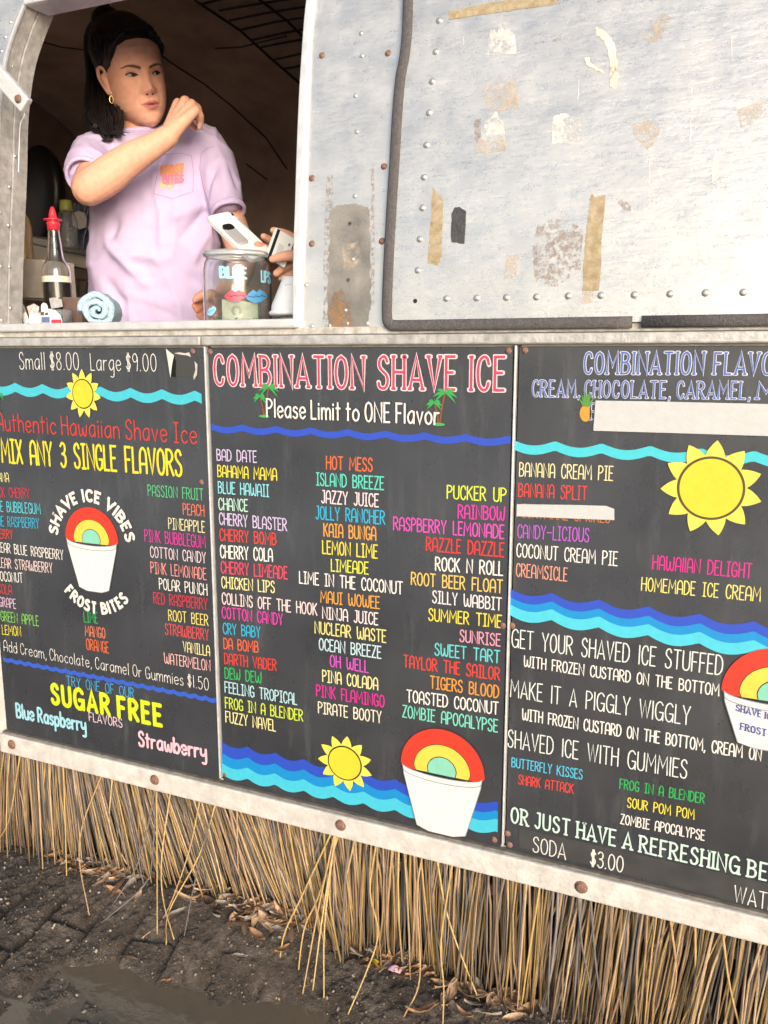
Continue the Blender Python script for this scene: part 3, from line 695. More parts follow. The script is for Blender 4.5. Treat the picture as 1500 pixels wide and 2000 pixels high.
ld('TRY ONE OF OUR', (438,862), (875,945), 62, '#48a9de', style='deco', wt=.10)
ld('SUGAR FREE', (345,975), (1052,1122), 120, '#dcee2a', style='bold', wt=.25, lay=2.0)
ld('FLAVORS', (583,1092), (797,1136), 55, '#f2d3e4', style='deco', wt=.11)
ld('Blue Raspberry', (112,1068), (560,1162), 88, '#a9e2f4', style='round', wt=.19); ld('Strawberry', (908,1254), (1343,1338), 92, '#f7cbdc', style='round', wt=.19)
cc = bp(612/3.409, 660+1345/3.409); cup(B1, .145, cc, 2, hgt=1.04)
ec = (cc[0], cc[1]-.012)
arc_text(B1, 'SHAVE ICE VIBES', ec, .097, R(-80), R(79), .022, '#f4f1ec', 3); arc_text(B1, 'FROST BITES', (ec[0]+.004, ec[1]-.032), .117, R(180+48), R(180-48), .022, '#f4f1ec', 3, up=False)
# torn sticker in the corner
f_ = lambda pts: [bp(u, v) for u, v in pts]
flat(B1, f_([(334,686),(352,684),(378,690),(386,700),(384,728),(378,738),(345,735)]), mat('torn_sticker_grey', (.05,.05,.05), .3), 'torn_sticker', 2)
flat(B1, f_([(325,681),(341,694),(337,712),(334,738)]), '#e9e6e0', 'torn_sticker', 3); flat(B1, f_([(341,694),(345,706),(344,736),(336,736),(338,712)]), mat('torn_sticker_back', (.006,.006,.006), .25), 'torn_sticker', 3.2)
flat(B1, f_([(341,690),(352,688),(362,690),(371,688),(374,697),(366,694),(356,693)]), '#d8d5cf', 'torn_sticker', 3.4); flat(B1, f_([(381,705),(387,712),(386,732),(380,742),(379,735),(383,722)]), '#cfccc5', 'torn_sticker', 3.4)
# ---- middle board
A_ = ((390, 660), 2.419); E2 = ((390, 1060), 2.419)
def la(s, a, b, h, c, **k): return line(B2, s, *A_, a, b, h, c, **k)
def lb(s, a, b, h, c, **k): return line(B2, s, *E2, a, b, h, c, **k)
for s, a, b, h in [('COMBINATION',(74,220),(776,238),136), ('SHAVE',(846,238),(1208,244),150), ('ICE',(1280,245),(1440,247),155)]: la(s, a, b, h, '#f3e6ea', style='serif', wt=.17, inner='#d6496c', wt2=.085)
la('Please Limit to ONE Flavor', (322,372), (1132,408), 84, W_, style='round', wt=.115, lay=5)
palm(B2, bp(390+308/2.419, 660+370/2.419), .054, 2); palm(B2, bp(390+1132/2.419, 660+408/2.419), .054, 2)
wave(B2, *A_, (56,402), (1470,462), 30, 8, .0065, '#3557cf', 1, phase=.05)
for s, a, b, h, c in [('BAD DATE',(83,578),(270,588),52,LV), ('BAHAMA MAMA',(87,655),(365,673),54,YE), ('BLUE HAWAII',(90,732),(328,750),54,'#8fe0ea'), ('CHANCE',(92,811),(228,819),54,MI), ('CHERRY BLASTER',(95,880),(412,911),54,LV), ('CHERRY BOMB',(98,956),(362,978),54,RE),
                      ('HOT MESS',(600,619),(816,630),60,OR), ('ISLAND BREEZE',(553,695),(870,717),58,'#63dcc6'), ('JAZZY JUICE',(577,778),(845,798),58,'#f1e0e6'), ('JOLLY RANCHER',(550,854),(875,880),60,BL), ('KAIA BUNGA',(588,936),(833,956),60,GO),
                      ('PUCKER UP',(1170,758),(1447,774),62,'#dcec4e'), ('RAINBOW',(1222,850),(1440,862),62,PK), ('RASPBERRY LEMONADE',(917,905),(1437,948),60,'#e557c2')]: la(s, a, b, h, c, wt=.12)
for s, a, b, h, c in [('CHERRY COLA',(100,70),(345,88),58,W_), ('CHERRY LIMEADE',(103,142),(415,171),55,'#e8506a'), ('CHICKEN LIPS',(106,212),(354,236),52,CR), ('COLLINS OFF THE HOOK',(108,288),(555,342),52,'#f3dde0'), ('COTTON CANDY',(108,355),(393,389),52,PK), ('CRY BABY',(113,429),(287,448),50,BL), ('DA BOMB',(116,500),(278,518),50,'#ef6a48'), ('DARTH VADER',(119,571),(363,604),50,'#e3443c'), ('DEW DEW',(121,640),(292,663),50,GR), ('FEELING TROPICAL',(121,706),(460,765),50,'#b9e6ee'), ('FROG IN A BLENDER',(123,780),(488,843),50,'#d3e84a'), ('FUZZY NAVEL',(125,846),(360,890),50,CR),
                      ('LEMON LIME',(582,50),(840,73),60,YE), ('LIMEADE',(623,133),(797,148),55,'#e6ec52'), ('LIME IN THE COCONUT',(473,190),(958,243),55,W_), ('MAUI WOWEE',(573,281),(850,311),54,GO), ('NINJA JUICE',(582,357),(842,388),54,'#f4e6ea'), ('NUCLEAR WASTE',(546,426),(880,471),55,'#ece48e'), ('OCEAN BREEZE',(566,505),(857,546),54,'#c9e6f0'), ('OH WELL',(618,584),(797,613),54,'#dc58cc'), ('PINA COLADA',(582,655),(842,695),54,CR), ('PINK FLAMINGO',(553,724),(872,777),54,'#e12f9e'), ('PIRATE BOOTY',(562,803),(858,851),52,'#f0ead0'),
                      ('RAZZLE DAZZLE',(1072,36),(1437,66),62,'#e8403a'), ('ROCK N ROLL',(1115,130),(1432,154),62,W_), ('ROOT BEER FLOAT',(1001,197),(1430,237),58,'#eecb6c'), ('SILLY WABBIT',(1101,282),(1425,319),56,'#ece9ee'), ('SUMMER TIME',(1083,366),(1425,401),56,YE), ('SUNRISE',(1230,466),(1420,488),55,'#eda3c0'), ('SWEET TART',(1112,530),(1417,568),56,'#6fd8de'), ('TAYLOR THE SAILOR',(965,586),(1417,649),56,'#e84a3e'), ('TIGERS BLOOD',(1090,685),(1412,733),56,'#f0a13e'), ('TOASTED COCONUT',(980,750),(1410,811),55,W_), ('ZOMBIE APOCALYPSE',(960,822),(1407,894),55,'#7fe0cc')]: lb(s, a, b, h, c, wt=.12)
for i, (dy, c) in enumerate([(0,'#3153cc'), (42,'#1a93dd'), (80,'#4ccbe8')]): wave(B2, *E2, (106,935+dy*1.25), (1410,1222+dy), 60 if i < 2 else 52, 9, .010, c, 1+i*.8, phase=.05)
sunny(B2, bp(390+689/2.419, 1060+1038/2.419), .0345, .0570, 5, rot=.1, sq=1.04)
cup(B2, .1635, bp(390+1148/2.419, 1060+1072/2.419), 7, hgt=1.02, bot=.58)
# ---- right board
F_ = ((980, 660), 2.885); H_ = ((980, 1180), 2.885)
def lf(s, a, b, h, c, **k): return line(B3, s, *F_, a, b, h, c, **k)
def lh(s, a, b, h, c, **k): return line(B3, s, *H_, a, b, h, c, **k)
for s, a, b, h in [('COMBINATION',(466,200),(1134,203),116), ('FLAVORS',(1196,203),(1660,207),118), ('CREAM,',(174,328),(438,333),88), ('CHOCOLATE,',(469,333),(948,339),90), ('CARAMEL,',(988,339),(1398,343),92), ('M',(1438,343),(1535,344),92), ('F',(499,458),(532,459),88)]: lf(s, a, b, h, '#e3e6f6', style='serif', wt=.17, inner='#5f77c4', wt2=.085)
tp = lambda pts, o, s: [bp(o[0]+u/s, o[1]+v/s) for u, v in pts]
flat(B3, tp([(530,352),(900,358),(1500,372),(1900,381),(1900,566),(1500,552),(1000,536),(518,522)], *F_), M_tape, 'white_tape', 5)
PE = empty_part('pineapple_emblem', B3); pc = bp(980+474/2.885, 660+424/2.885)
flat(PE, [(pc[0]+.0095*math.cos(g), pc[1]+.0135*math.sin(g)) for g in [2*math.pi*i/24 for i in range(24)]], '#d9a23e', 'pineapple_fruit', 2)
m = MB()
for i, g in enumerate((-.9, -.45, 0, .45, .9, -.2, .25)):
    b0 = (pc[0]+.003*math.sin(g), pc[1]+.011); L = .022 if i < 5 else .028; tp_ = (b0[0]+L*.7*math.sin(g), b0[1]+L*math.cos(g*.8))
    m.poly([board_place(b0[0]-.003, b0[1], 3+.2*i), board_place(b0[0]+.003, b0[1], 3+.2*i), board_place(*tp_, 3+.2*i)])
link_mesh('pineapple_leaves', m.mesh('pineapple_leaves'), ink('#5fa04a'), PE, None, False)
wave(B3, *F_, (76,570), (2100,668), 52, 7, .009, '#4fd3e4', 1, phase=.1)
sunny(B3, bp(980+1178/2.885, 660+846/2.885), .0475, .0735, 4, rot=.07, dark='#5c5233')
for s, a, b, h, c in [('BANANA CREAM PIE',(100,778),(625,803),76,'#efe7b0'), ('BANANA SPLIT',(95,893),(478,913),74,RE), ('NIGHTMARE SMORES',(86,1008),(608,1042),74,'#c9783a'), ('CANDY-LICIOUS',(90,1125),(490,1149),74,'#c064d8'), ('COCONUT CREAM PIE',(85,1232),(650,1283),74,W_), ('CREAMSICLE',(82,1342),(368,1370),72,'#f0a58e'), ('HAWAIIAN DELIGHT',(850,1302),(1405,1353),78,'#e52f9a'), ('HOMEMADE ICE CREAM',(787,1422),(1455,1484),74,'#efe67e')]: lf(s.replace('II', 'ii') if 'HAWAI' in s else s, a, b, h, c, wt=.095)
flat(B3, tp([(87,935),(420,940),(590,945),(636,962),(636,1025),(350,1014),(85,1003)], *F_), M_tape, 'white_tape', 4)
for i, (dy, c) in enumerate([(0,'#3556cf'), (45,'#1a97e0'), (84,'#55d3ec')]): wave(B3, *F_, (48,1402+dy*1.05), (2100,1690+dy*1.35), 62 if i < 2 else 60, 7, .011, c, 1+i*.8, phase=.08)
for s, a, b, h in [('GET YOUR SHAVED ICE STUFFED',(57,240),(1240,399),100), ('MAKE IT A PIGGLY WIGGLY',(50,520),(1057,680),96), ('SHAVED ICE WITH GUMMIES',(35,802),(1040,982),96)]: lh(s, a, b, h, '#e8efec', style='deco', wt=.075)
lh('WITH FROZEN CUSTARD ON THE BOTTOM', (127,350), (1222,516), 60, W_, wt=.12); lh('WITH FROZEN CUSTARD ON THE BOTTOM, CREAM ON TOP', (117,650), (1600,906), 62, W_, wt=.12)
for s, a, b, h, c in [('BUTTERFLY KISSES',(57,915),(453,986),52,'#5cc6ea'), ('SHARK ATTACK',(95,1012),(403,1066),52,RE), ('FROG IN A BLENDER',(665,1037),(1140,1122),54,GR), ('SOUR POM POM',(708,1143),(1083,1211),54,YE), ('ZOMBIE APOCALYPSE',(670,1235),(1140,1330),54,W_)]: lh(s, a, b, h, c, wt=.12)
lh('OR JUST HAVE A REFRESHING BEVERAGE', (55,1225), (1905,1648), 84, '#d3ece6', style='serif', wt=.14, lay=3)
flat(B3, tp([(98,1258),(1500,1572),(2200,1728),(2200,1890),(1500,1720),(98,1370)], *H_), M_strip, 'grey_label_strip', 1)
lh('SODA', (177,1392), (360,1436), 86, '#eceae8', style='deco', wt=.075, lay=2.5); lh('$3.00', (500,1470), (682,1509), 88, '#eceae8', style='deco', wt=.08, lay=2.5); lh('WATER', (1308,1672), (1590,1740), 92, '#eceae8', style='deco', wt=.075, lay=2.5)
K3 = cup(B3, .158, bp(980+1548/2.885, 1180+520/2.885), 5, hgt=.74, bot=.62)
lh('SHAVE ICE VIBES', (1322,592), (1690,690), 34, '#3f4fae', style='serif', wt=.17, lay=10); lh('FROST BITES', (1347,697), (1640,776), 36, '#3f4fae', style='serif', wt=.17, lay=10)
# ------------------------------------------------------------------ ground: muddy pavers, one sheet to the horizon
def fbm(x, y, s, o=4): return noise.fractal(Vector((x*s, y*s, 3.7)), .9, 2.1, o)
PUD = [(at_z(190, 1900), .10, .05), (at_z(330, 1960), .22, .07), (at_z(430, 1990), .2, .08), (at_z(90, 1985), .12, .05), (at_z(560, 1985), .14, .06)]
BA = R(97)
MX = [-1.75,-1.57,-1.43,-1.25,-1.13,-.85,-.73,-.58,-.36,-.1]; MZ = [-1.212,-1.212,-1.19,-1.165,-1.155,-1.15,-1.195,-1.185,-1.20,-1.212]
def on_ground(u, v, up=0.0):
    z = GZ
    for _ in range(12):
        p = at_z(u, v, z); z = z*.4+.6*(ground_h(p.x, p.y)+up)
    return p
def ground_h(x, y):
    h = .010*fbm(x, y, 3.0)+.004*fbm(x, y, 13)+.0042*fbm(x, y, 40, 3)
    near = math.exp(-(y/.11)**2) if y < 0 else 1.0
    h += (interp(x, MX, MZ)-GZ)*near+.0032*fbm(x, y, 105, 2)                                                  # heaped mud under the skirt
    u = x*math.cos(BA)+y*math.sin(BA); v = -x*math.sin(BA)+y*math.cos(BA)
    row = math.floor(v/.105); uu = (u/.205+.5*(row % 2)) % 1.0; vv = (v/.105) % 1.0
    d = min(min(uu, 1-uu)*.205, min(vv, 1-vv)*.105)
    vis = max(0.0, min(1.0, (-.75-x)/.3))*max(0.0, min(1.0, (-.06-y)/.06))*(.45+.55*max(0, min(1, .5+1.6*fbm(x+5, y, 4))))
    h += vis*(.020*min(1, d/.012)-.012)+vis*.004*math.sin(row*7.1+math.floor(u/.205+.5*(row % 2))*3.3)
    for c, a, b in PUD:
        h -= .017*math.exp(-(((x-c.x)/a)**2+((y-c.y)/b)**2))
    return GZ+h
X0, X1, Y0, Y1 = -2.05, .55, -.75, .22
NX, NY = 760, 300
m = MB(); m.grid(lambda a, b: (lambda x, y: Vector((x, y, ground_h(x, y))))(X0+(X1-X0)*a, Y0+(Y1-Y0)*b), NX, NY)
inner = len(m.v); Fx = 400
m.add([(X0,Y0,GZ),(X1,Y0,GZ),(X1,Y1,GZ),(X0,Y1,GZ),(-Fx,-Fx,GZ),(Fx,-Fx,GZ),(Fx,Fx,GZ),(-Fx,Fx,GZ)], [(4,5,1,0),(5,6,2,1),(6,7,3,2),(7,4,0,3)])
def mud_material():
    mm = bpy.data.materials.new('wet_mud'); mm.use_nodes = True; n = mm.node_tree.nodes; l = mm.node_tree.links; b = n['Principled BSDF']
    tc = n.new('ShaderNodeTexCoord')
    def noi(s, det=6, ro=.65):
        z = n.new('ShaderNodeTexNoise'); z.inputs['Scale'].default_value = s; z.inputs['Detail'].default_value = det; z.inputs['Roughness'].default_value = ro; l.new(tc.outputs['Object'], z.inputs['Vector']); return z.outputs['Fac']
    def ramp(s, stops):
        r = n.new('ShaderNodeValToRGB'); l.new(s, r.inputs[0]); e = r.color_ramp.elements
        e[0].position, e[0].color = stops[0][0], (*stops[0][1], 1); e[1].position, e[1].color = stops[-1][0], (*stops[-1][1], 1)
        for p, c in stops[1:-1]: q = e.new(p); q.color = (*c, 1)
        return r.outputs[0]
    def mix(fac, A, B):
        x = n.new('ShaderNodeMix'); x.data_type = 'RGBA'; l.new(fac, x.inputs['Factor'])
        for k, q in (('A', A), ('B', B)):
            if isinstance(q, tuple): x.inputs[k].default_value = (*q, 1)
            else: l.new(q, x.inputs[k])
        return x.outputs['Result']
    def rng(s, a, b_, c, d):
        r = n.new('ShaderNodeMapRange'); r.inputs[1].default_value = a; r.inputs[2].default_value = b_; r.inputs[3].default_value = c; r.inputs[4].default_value = d; l.new(s, r.inputs[0]); return r.outputs[0]
    c = ramp(noi(16, 9, .75), [(.3, (.046,.035,.029)), (.5, (.112,.088,.073)), (.72, (.27,.225,.19))])
    c = mix(rng(noi(190, 3), .62, .72, 0, .75), c, (.46,.41,.36)); c = mix(rng(noi(90, 4), .30, .40, .75, 0), c, (.026,.021,.018))
    l.new(c, b.inputs['Base Color']); l.new(rng(noi(28), .38, .64, .05, .50), b.inputs['Roughness'])
    bp_ = n.new('ShaderNodeBump'); bp_.inputs['Strength'].default_value = .9; bp_.inputs['Distance'].default_value = .012
    a = n.new('ShaderNodeMath'); a.operation = 'ADD'; l.new(noi(120, 6, .7), a.inputs[0]); l.new(noi(420, 3), a.inputs[1]); l.new(a.outputs[0], bp_.inputs['Height']); l.new(bp_.outputs[0], b.inputs['Normal'])
    return mm
g = m.build('ground', mud_material(), None, smooth=True); g['kind'] = 'structure'
m = MB(); m.add([(-300,-300,GZ+.004),(300,-300,GZ+.004),(300,-2.3,GZ+.004),(-300,-2.3,GZ+.004)], [(0,1,2,3)]); pv = m.build('bounce_sheet', mat('pale_bounce_sheet', (.46,.45,.43), .8, var=.12, vscale=2), None); pv['kind'] = 'structure'  # unseen pale sheet behind the camera, added for bounce light and board reflections
m = MB(); WZ = GZ-.0125
m.grid(lambda a, b: Vector((-1.9+1.75*a, -.74+.62*b, WZ)), 8, 8)
M_water = mat('murky_water', (.105,.088,.068), .04, bump=.35, bscale=30, spec=.5)
wo = m.build('puddle', M_water, None); wo['kind'] = 'structure'
# pebbles and grit in the mud: nobody could count them
M_grit = mat('grit', attr=True, rough=.6, var=.2, vscale=200)
m = MB(); ico = bmesh.new(); bmesh.ops.create_icosphere(ico, subdivisions=1, radius=1); IV = [v.co.copy() for v in ico.verts]; IF = [tuple(v.index for v in f.verts) for f in ico.faces]; ico.free()
for i in range(3800):
    x, y = random.uniform(-1.75, .3), random.uniform(-.5, .02); h = ground_h(x, y)
    r = random.choice([.0008,.0011,.0014,.0018,.0024,.0038])*random.uniform(.7, 1.2)
    q = random.random(); m.col = random.choice([(.26,.21,.16),(.13,.10,.08),(.34,.29,.24),(.06,.05,.04),(.20,.15,.10),(.09,.07,.055)])
    e = Euler((random.random()*6, random.random()*6, random.random()*6)).to_matrix()
    m.add([Vector((x, y, h+r*.25))+e@Vector((v.x*r*1.3, v.y*r, v.z*r*.7))*random.uniform(.8, 1.15) for v in IV], IF)
go = m.build('grit', M_grit, None, colattr=True, smooth=True); tag(go, 'small stones and grit scattered over the wet mud', 'grit', kind='stuff')

# ------------------------------------------------------------------ thatch skirt under the bottom bar
TH = empty('thatch_skirt', (-.6, .03, GZ), 'skirt of dry tan reeds hanging from the white bar down to the mud', 'thatch')
M_reed = mat('dry_reed', attr=True, rough=.62, var=.35, vscale=40, stretch=(6,6,.6), bump=.3, bscale=160)
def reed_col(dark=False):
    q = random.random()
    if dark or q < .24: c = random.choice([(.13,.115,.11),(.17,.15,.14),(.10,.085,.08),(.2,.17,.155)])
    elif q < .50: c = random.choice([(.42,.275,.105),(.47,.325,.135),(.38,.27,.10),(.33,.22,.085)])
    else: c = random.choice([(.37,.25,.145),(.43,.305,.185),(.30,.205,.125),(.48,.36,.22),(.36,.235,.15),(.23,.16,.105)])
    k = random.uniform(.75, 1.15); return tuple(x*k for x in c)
LX = [-1.75,-1.60,-1.50,-1.38,-1.25,-1.08,-.95,-.86,-.80,-.74,-.62,-.45,-.30,-.12,.1,.6]
LV_ = [-.10, -.02, .08, .20, .33, .36, .34, .30, .27, .06, .03, .0, -.03, -.10, -.13, -.12]
def reed(m, x, y, layer, front=False):
    top = Vector((x, y, -.935)); ln = interp(x, LX, LV_)+.045*math.sin(x*31)+random.gauss(0, .035 if not front else .05)
    if random.random() < .08: ln += random.gauss(0, .13)
    L = random.uniform(.245, .29)
    bx = x+ln*L; by = y-random.uniform(-.004, .022)-(.012 if front else 0)
    if -.81 < x < -.70: L *= 1.06
    bz = max(ground_h(bx, by)+.001, -.935-L)
    bend = random.gauss(0, .006)
    P = [top.lerp(Vector((bx, by, bz)), t)+Vector((bend, -abs(bend)*.3, 0))*math.sin(math.pi*t) for t in (0, .3, .65, 1)]
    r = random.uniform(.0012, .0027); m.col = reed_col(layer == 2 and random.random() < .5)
    m.tube(P, [r, r*1.02, r*.95, r*.7], 5)
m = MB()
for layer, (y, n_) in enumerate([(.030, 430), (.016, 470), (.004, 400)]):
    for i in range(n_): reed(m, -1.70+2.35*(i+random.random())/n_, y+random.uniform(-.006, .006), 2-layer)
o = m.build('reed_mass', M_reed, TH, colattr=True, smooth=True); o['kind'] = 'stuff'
m = MB(); m.box((-1.75, .05, -1.25), (1.6, .06, -.9)); m.build('skirt_dark_sheet', M_hole, TH)  # near-black sheet put in as the shade between the reeds
for i in range(58):
    m = MB(); reed(m, -1.66+1.80*(i+random.random())/58, -.004, 0, True); m.build('reed', M_reed, TH, colattr=True, smooth=True)
def stray(pts, o, s, dark=False, tgt=None, r=.0018):
    P2 = [(o[0]+u/s, o[1]+v/s) for u, v in pts]; e = P2[-1]
    yend = None; zz = GZ+.003
    for _ in range(6):
        E = at_z(*e, zz); 
        if E.y > -.01: E = at_y(*e, -.015); break
        zz = ground_h(E.x, E.y)+.002
    n = len(P2); P = [at_y(u, v, -.0085+(E.y+.0085)*(i/(n-1))**1.3) for i, (u, v) in enumerate(P2[:-1])]+[E]
    m = MB(); m.col = (random.choice([(.12,.105,.10),(.15,.135,.13)]) if dark else random.choice([(.48,.32,.12),(.52,.37,.17),(.42,.27,.13)]))
    Q = spline(P, 6); m.tube(Q, [r*(1-.3*i/len(Q)) for i in range(len(Q))], 6); m.build('stray_reed', M_reed, TH, colattr=True, smooth=True)
Z3 = ((0, 1440), 2.419); Z4 = ((520, 1560), 2.885); Z5 = ((980, 1640), 2.885)
for pts, dk in [([(480,180),(395,400),(375,580),(422,840)],0), ([(530,195),(520,430),(600,600)],0), ([(735,235),(690,460),(640,620),(530,795)],1), ([(738,240),(720,560),(680,700),(475,880)],1), ([(740,240),(742,600),(743,930)],0), ([(805,262),(765,560),(770,760),(822,955)],0), ([(945,295),(890,550),(780,840),(670,950)],0), ([(1020,312),(940,560),(800,820),(785,980)],0), ([(1015,312),(930,640),(870,940)],1), ([(1120,340),(1125,600),(1150,740),(1190,890)],0), ([(95,85),(45,380),(-10,490)],0), ([(300,140),(310,480),(315,655)],0)]: stray(pts, *Z3, dk)
for pts, dk in [([(370,185),(200,550),(100,770),(70,1000),(72,1135)],0), ([(410,195),(290,560),(215,730),(180,1000),(195,1145)],0), ([(315,172),(230,500),(180,780)],1), ([(500,222),(465,380),(428,520)],0), ([(385,195),(290,640),(205,1100)],0), ([(395,195),(320,640),(262,1080)],0), ([(390,190),(330,700),(325,1120)],0), ([(620,250),(585,520),(630,760),(560,985),(460,1215)],0), ([(710,272),(680,740),(712,930)],0), ([(880,315),(850,540),(865,1010),(775,1230)],0), ([(1050,355),(985,800),(1000,1060),(995,1268)],0), ([(930,330),(935,580),(985,1020)],1), ([(960,330),(1030,690),(1200,1140)],0)]: stray(pts, *Z4, dk, r=.0020)
for pts, dk in [([(430,310),(450,580),(500,830)],1), ([(500,325),(530,700),(570,1000)],1), ([(950,445),(982,760),(930,1000)],0), ([(1245,530),(1280,800),(1335,1040)],0), ([(1090,480),(1085,850),(1015,1030)],0), ([(725,385),(690,560),(680,800)],1), ([(215,260),(160,600),(110,940)],0)]: stray(pts, *Z5, dk, r=.0022)

# ------------------------------------------------------------------ fallen leaves, each its own object
def leaf_mesh(name, L, W, curl, c, seed):
    rs = random.Random(seed); m = MB(); n = 9; V = []
    for i in range(n):
        t = i/(n-1); wd = W*math.sin(math.pi*t**.9)**.8*(1-.15*t); x = L*(t-.5)
        zc = curl*L*((t-.5)**2)*1.6
        for j, s in enumerate((-1, -.5, 0, .5, 1)): V.append((x, wd*.5*s, zc+abs(s)**1.5*W*.28*(1 if curl > 0 else -.6)+rs.uniform(-.0006, .0006)))
    m.add(V, [(i*5+j, i*5+j+1, (i+1)*5+j+1, (i+1)*5+j) for i in range(n-1) for j in range(4)])
    m.tube([(-L*.5-L*.16, 0, curl*L*.5), (-L*.45, 0, curl*L*.36)], .0006, 4)
    me = m.mesh(name); me.materials.append(c); me.polygons.foreach_set('use_smooth', [True]*len(me.polygons)); return me
LM = [mat('leaf_'+nm, c, .6, var=.35, vscale=120, bump=.4, bscale=200, c2=c2) for nm, c, c2 in [('brown', (.23,.115,.06), (.38,.22,.12)), ('tan', (.42,.26,.15), (.55,.38,.25)), ('dark', (.075,.045,.032), (.14,.085,.055)), ('grey', (.24,.20,.165), (.33,.29,.25)), ('orange', (.42,.19,.05), (.5,.27,.10))]]
LME = [leaf_mesh('fallen_leaf', random.uniform(.032,.048), random.uniform(.013,.019), random.choice([.25,.4,-.3,.15]), LM[i % 4], i) for i in range(12)]
def put_leaf(x, y, me, label, group=None, sc_=1.0, lift=.004, rot=None, tilt=.5):
    o = bpy.data.objects.new('fallen_leaf', me); col.objects.link(o); o.location = (x, y, ground_h(x, y)+lift); o.scale = (sc_,)*3
    o.rotation_euler = (random.uniform(-tilt, tilt), random.uniform(-tilt, tilt), rot if rot is not None else random.uniform(0, 6.28)); return tag(o, label, 'leaf', group)
CL = [((205,1700,110,28), 66, 'dry brown fallen leaf in the pile at the left foot of the thatch', 'leaves at the left foot of the thatch'),
      ((505,1775,100,48), 84, 'dry brown fallen leaf in the pile under the middle of the thatch', 'leaves under the middle of the thatch'),
      ((785,1875,80,28), 48, 'curled brown leaf in the small heap around the yellow scrap', 'leaves around the yellow scrap'),
      ((955,1955,90,34), 36, 'dry leaf along the lower right foot of the thatch', 'leaves at the lower right of the thatch')]
for (u, v, du, dv), n_, lb_, gp in CL:
    for i in range(n_):
        a, b = random.gauss(0, .5), random.gauss(0, .5); p = on_ground(u+a*du, v+b*dv+a*du*.2, .006)
        put_leaf(p.x, min(p.y, -.004), random.choice(LME), lb_, gp, random.uniform(.75, 1.35), lift=random.uniform(.003, .012))
for u, v, k_, lb_, s_, rt in [(184,1712,1,'large tan leaf lying flat beside the left leaf pile',1.3,.2), (271,1753,1,'tan leaf on bare mud below the bent grey reeds',.9,1.9), (347,1786,3,'grey leaf standing between crossed stray reeds',1.1,.9), (252,1868,2,'brown leaf at the edge of the puddle near the pavers',.9,.1), (537,1818,3,'broad pale leaf below the middle leaf pile',1.35,.1), (470,1871,3,'pale curled leaf stuck in the mud right of the puddle',.8,0.4), (880,1910,2,'large dark brown leaf hanging at the reed ends',1.3,1.2), (900,1930,1,'tan leaf lying below the large dark leaf',1.0,.2), (985,1966,0,'brown leaf at the end of the lower right row',1.0,.3), (325,1918,4,'small bright orange leaf lying in the puddle',.6,.4)]:
    p = on_ground(u, v, .004); me = LME[k_] if k_ < 4 else leaf_mesh('fallen_leaf', .03, .014, .3, LM[4], 99)
    put_leaf(p.x, p.y, me, lb_, None, s_, lift=.007 if k_ != 4 else .006, rot=rt, tilt=.2)
p = on_ground(738, 1892, .006); m = MB(); m.grid(lambda a, b: p+Vector(((a-.5)*.034, (b-.5)*.016-.004*a, .012+.004*math.sin(a*6)+.003*math.cos(b*4))), 8, 5); tag(m.build('yellow_scrap', mat('yellow_plastic', (.55,.42,.03), .4), None, org=p, smooth=True), 'crumpled yellow plastic scrap among the leaves under the thatch', 'scrap')
p = on_ground(772, 1902, .006); m = MB(); m.grid(lambda a, b: p+Vector(((a-.5)*.026, (b-.5)*.015, .010+.009*math.sin(a*3.1)*math.sin(b*3.1))), 8, 6); tag(m.build('pink_petal', mat('pale_pink_petal', (.55,.34,.46), .5), None, org=p, smooth=True), 'pale pink petal beside the yellow scrap', 'petal')
# ------------------------------------------------------------------ things on and behind the counter
CZ = .0362
M_glass = mat('clear_glass', (.96,.98,.97), .02, trans=1.0); M_glass.node_tree.nodes['Principled BSDF'].inputs['IOR'].default_value = 1.4
M_clear = mat('clear_plastic', (.92,.94,.96), .12, trans=.95); M_clear.node_tree.nodes['Principled BSDF'].inputs['IOR'].default_value = 1.15
def depth(p): return (p-CAM).dot(_f)
def px_r(n, p): return n*depth(p)/FX                                  # photo pixels to metres at a point
def glass_lathe(m, outer, th, c, n=48):
    inner = [(max(r-th, .001), z) for r, z in outer[::-1]]; inner[-1] = (inner[-1][0], outer[0][1]+th*1.6); m.lathe([(.001, outer[0][1])]+outer+inner+[(.001, outer[0][1]+th*1.6)], c, n, close=False)
# tip jar
M_jar = mat('thick_jar_glass', (.93,.95,.95), .02, trans=.985); M_jar.node_tree.nodes['Principled BSDF'].inputs['IOR'].default_value = 1.45
jp = at_y(464, 570, .135); JR = px_r(66, jp); jc = Vector((jp.x, .135, CZ)); JH = at_y(464, 493, .135).z-CZ
JAR = empty('tip_jar', jc, 'clear glass tip jar painted with lips and blue lettering on the window sill', 'jar')
oz = [(.90*JR, 0), (.97*JR, .004), (JR, .012), (1.01*JR, JH*.55), (JR, JH*.78), (.96*JR, JH*.86), (.90*JR, JH*.90), (.90*JR, JH*.925), (.955*JR, JH*.94), (.97*JR, JH*.97), (.93*JR, JH)]
m = MB(); glass_lathe(m, oz, .0035, jc, 56); m.build('jar_body', M_jar, JAR, smooth=True, fixn=True)
m = MB(); m.lathe([(.90*JR, JH*.925), (.965*JR, JH*.935), (.99*JR, JH*.965), (.965*JR, JH*.995), (.92*JR, JH*1.003), (.885*JR, JH*.985), (.875*JR, JH*.95), (.90*JR, JH*.925)], jc, 56, close=False); m.build('jar_rim', mat('glare_white_rim', (.90,.93,.93), .05, trans=.75), JAR, smooth=True, fixn=True)  # rim is part milky: white glare put into the glass colour
GA = math.atan2(CAM.y-jc.y, CAM.x-jc.x)                               # bearing of the front of the jar
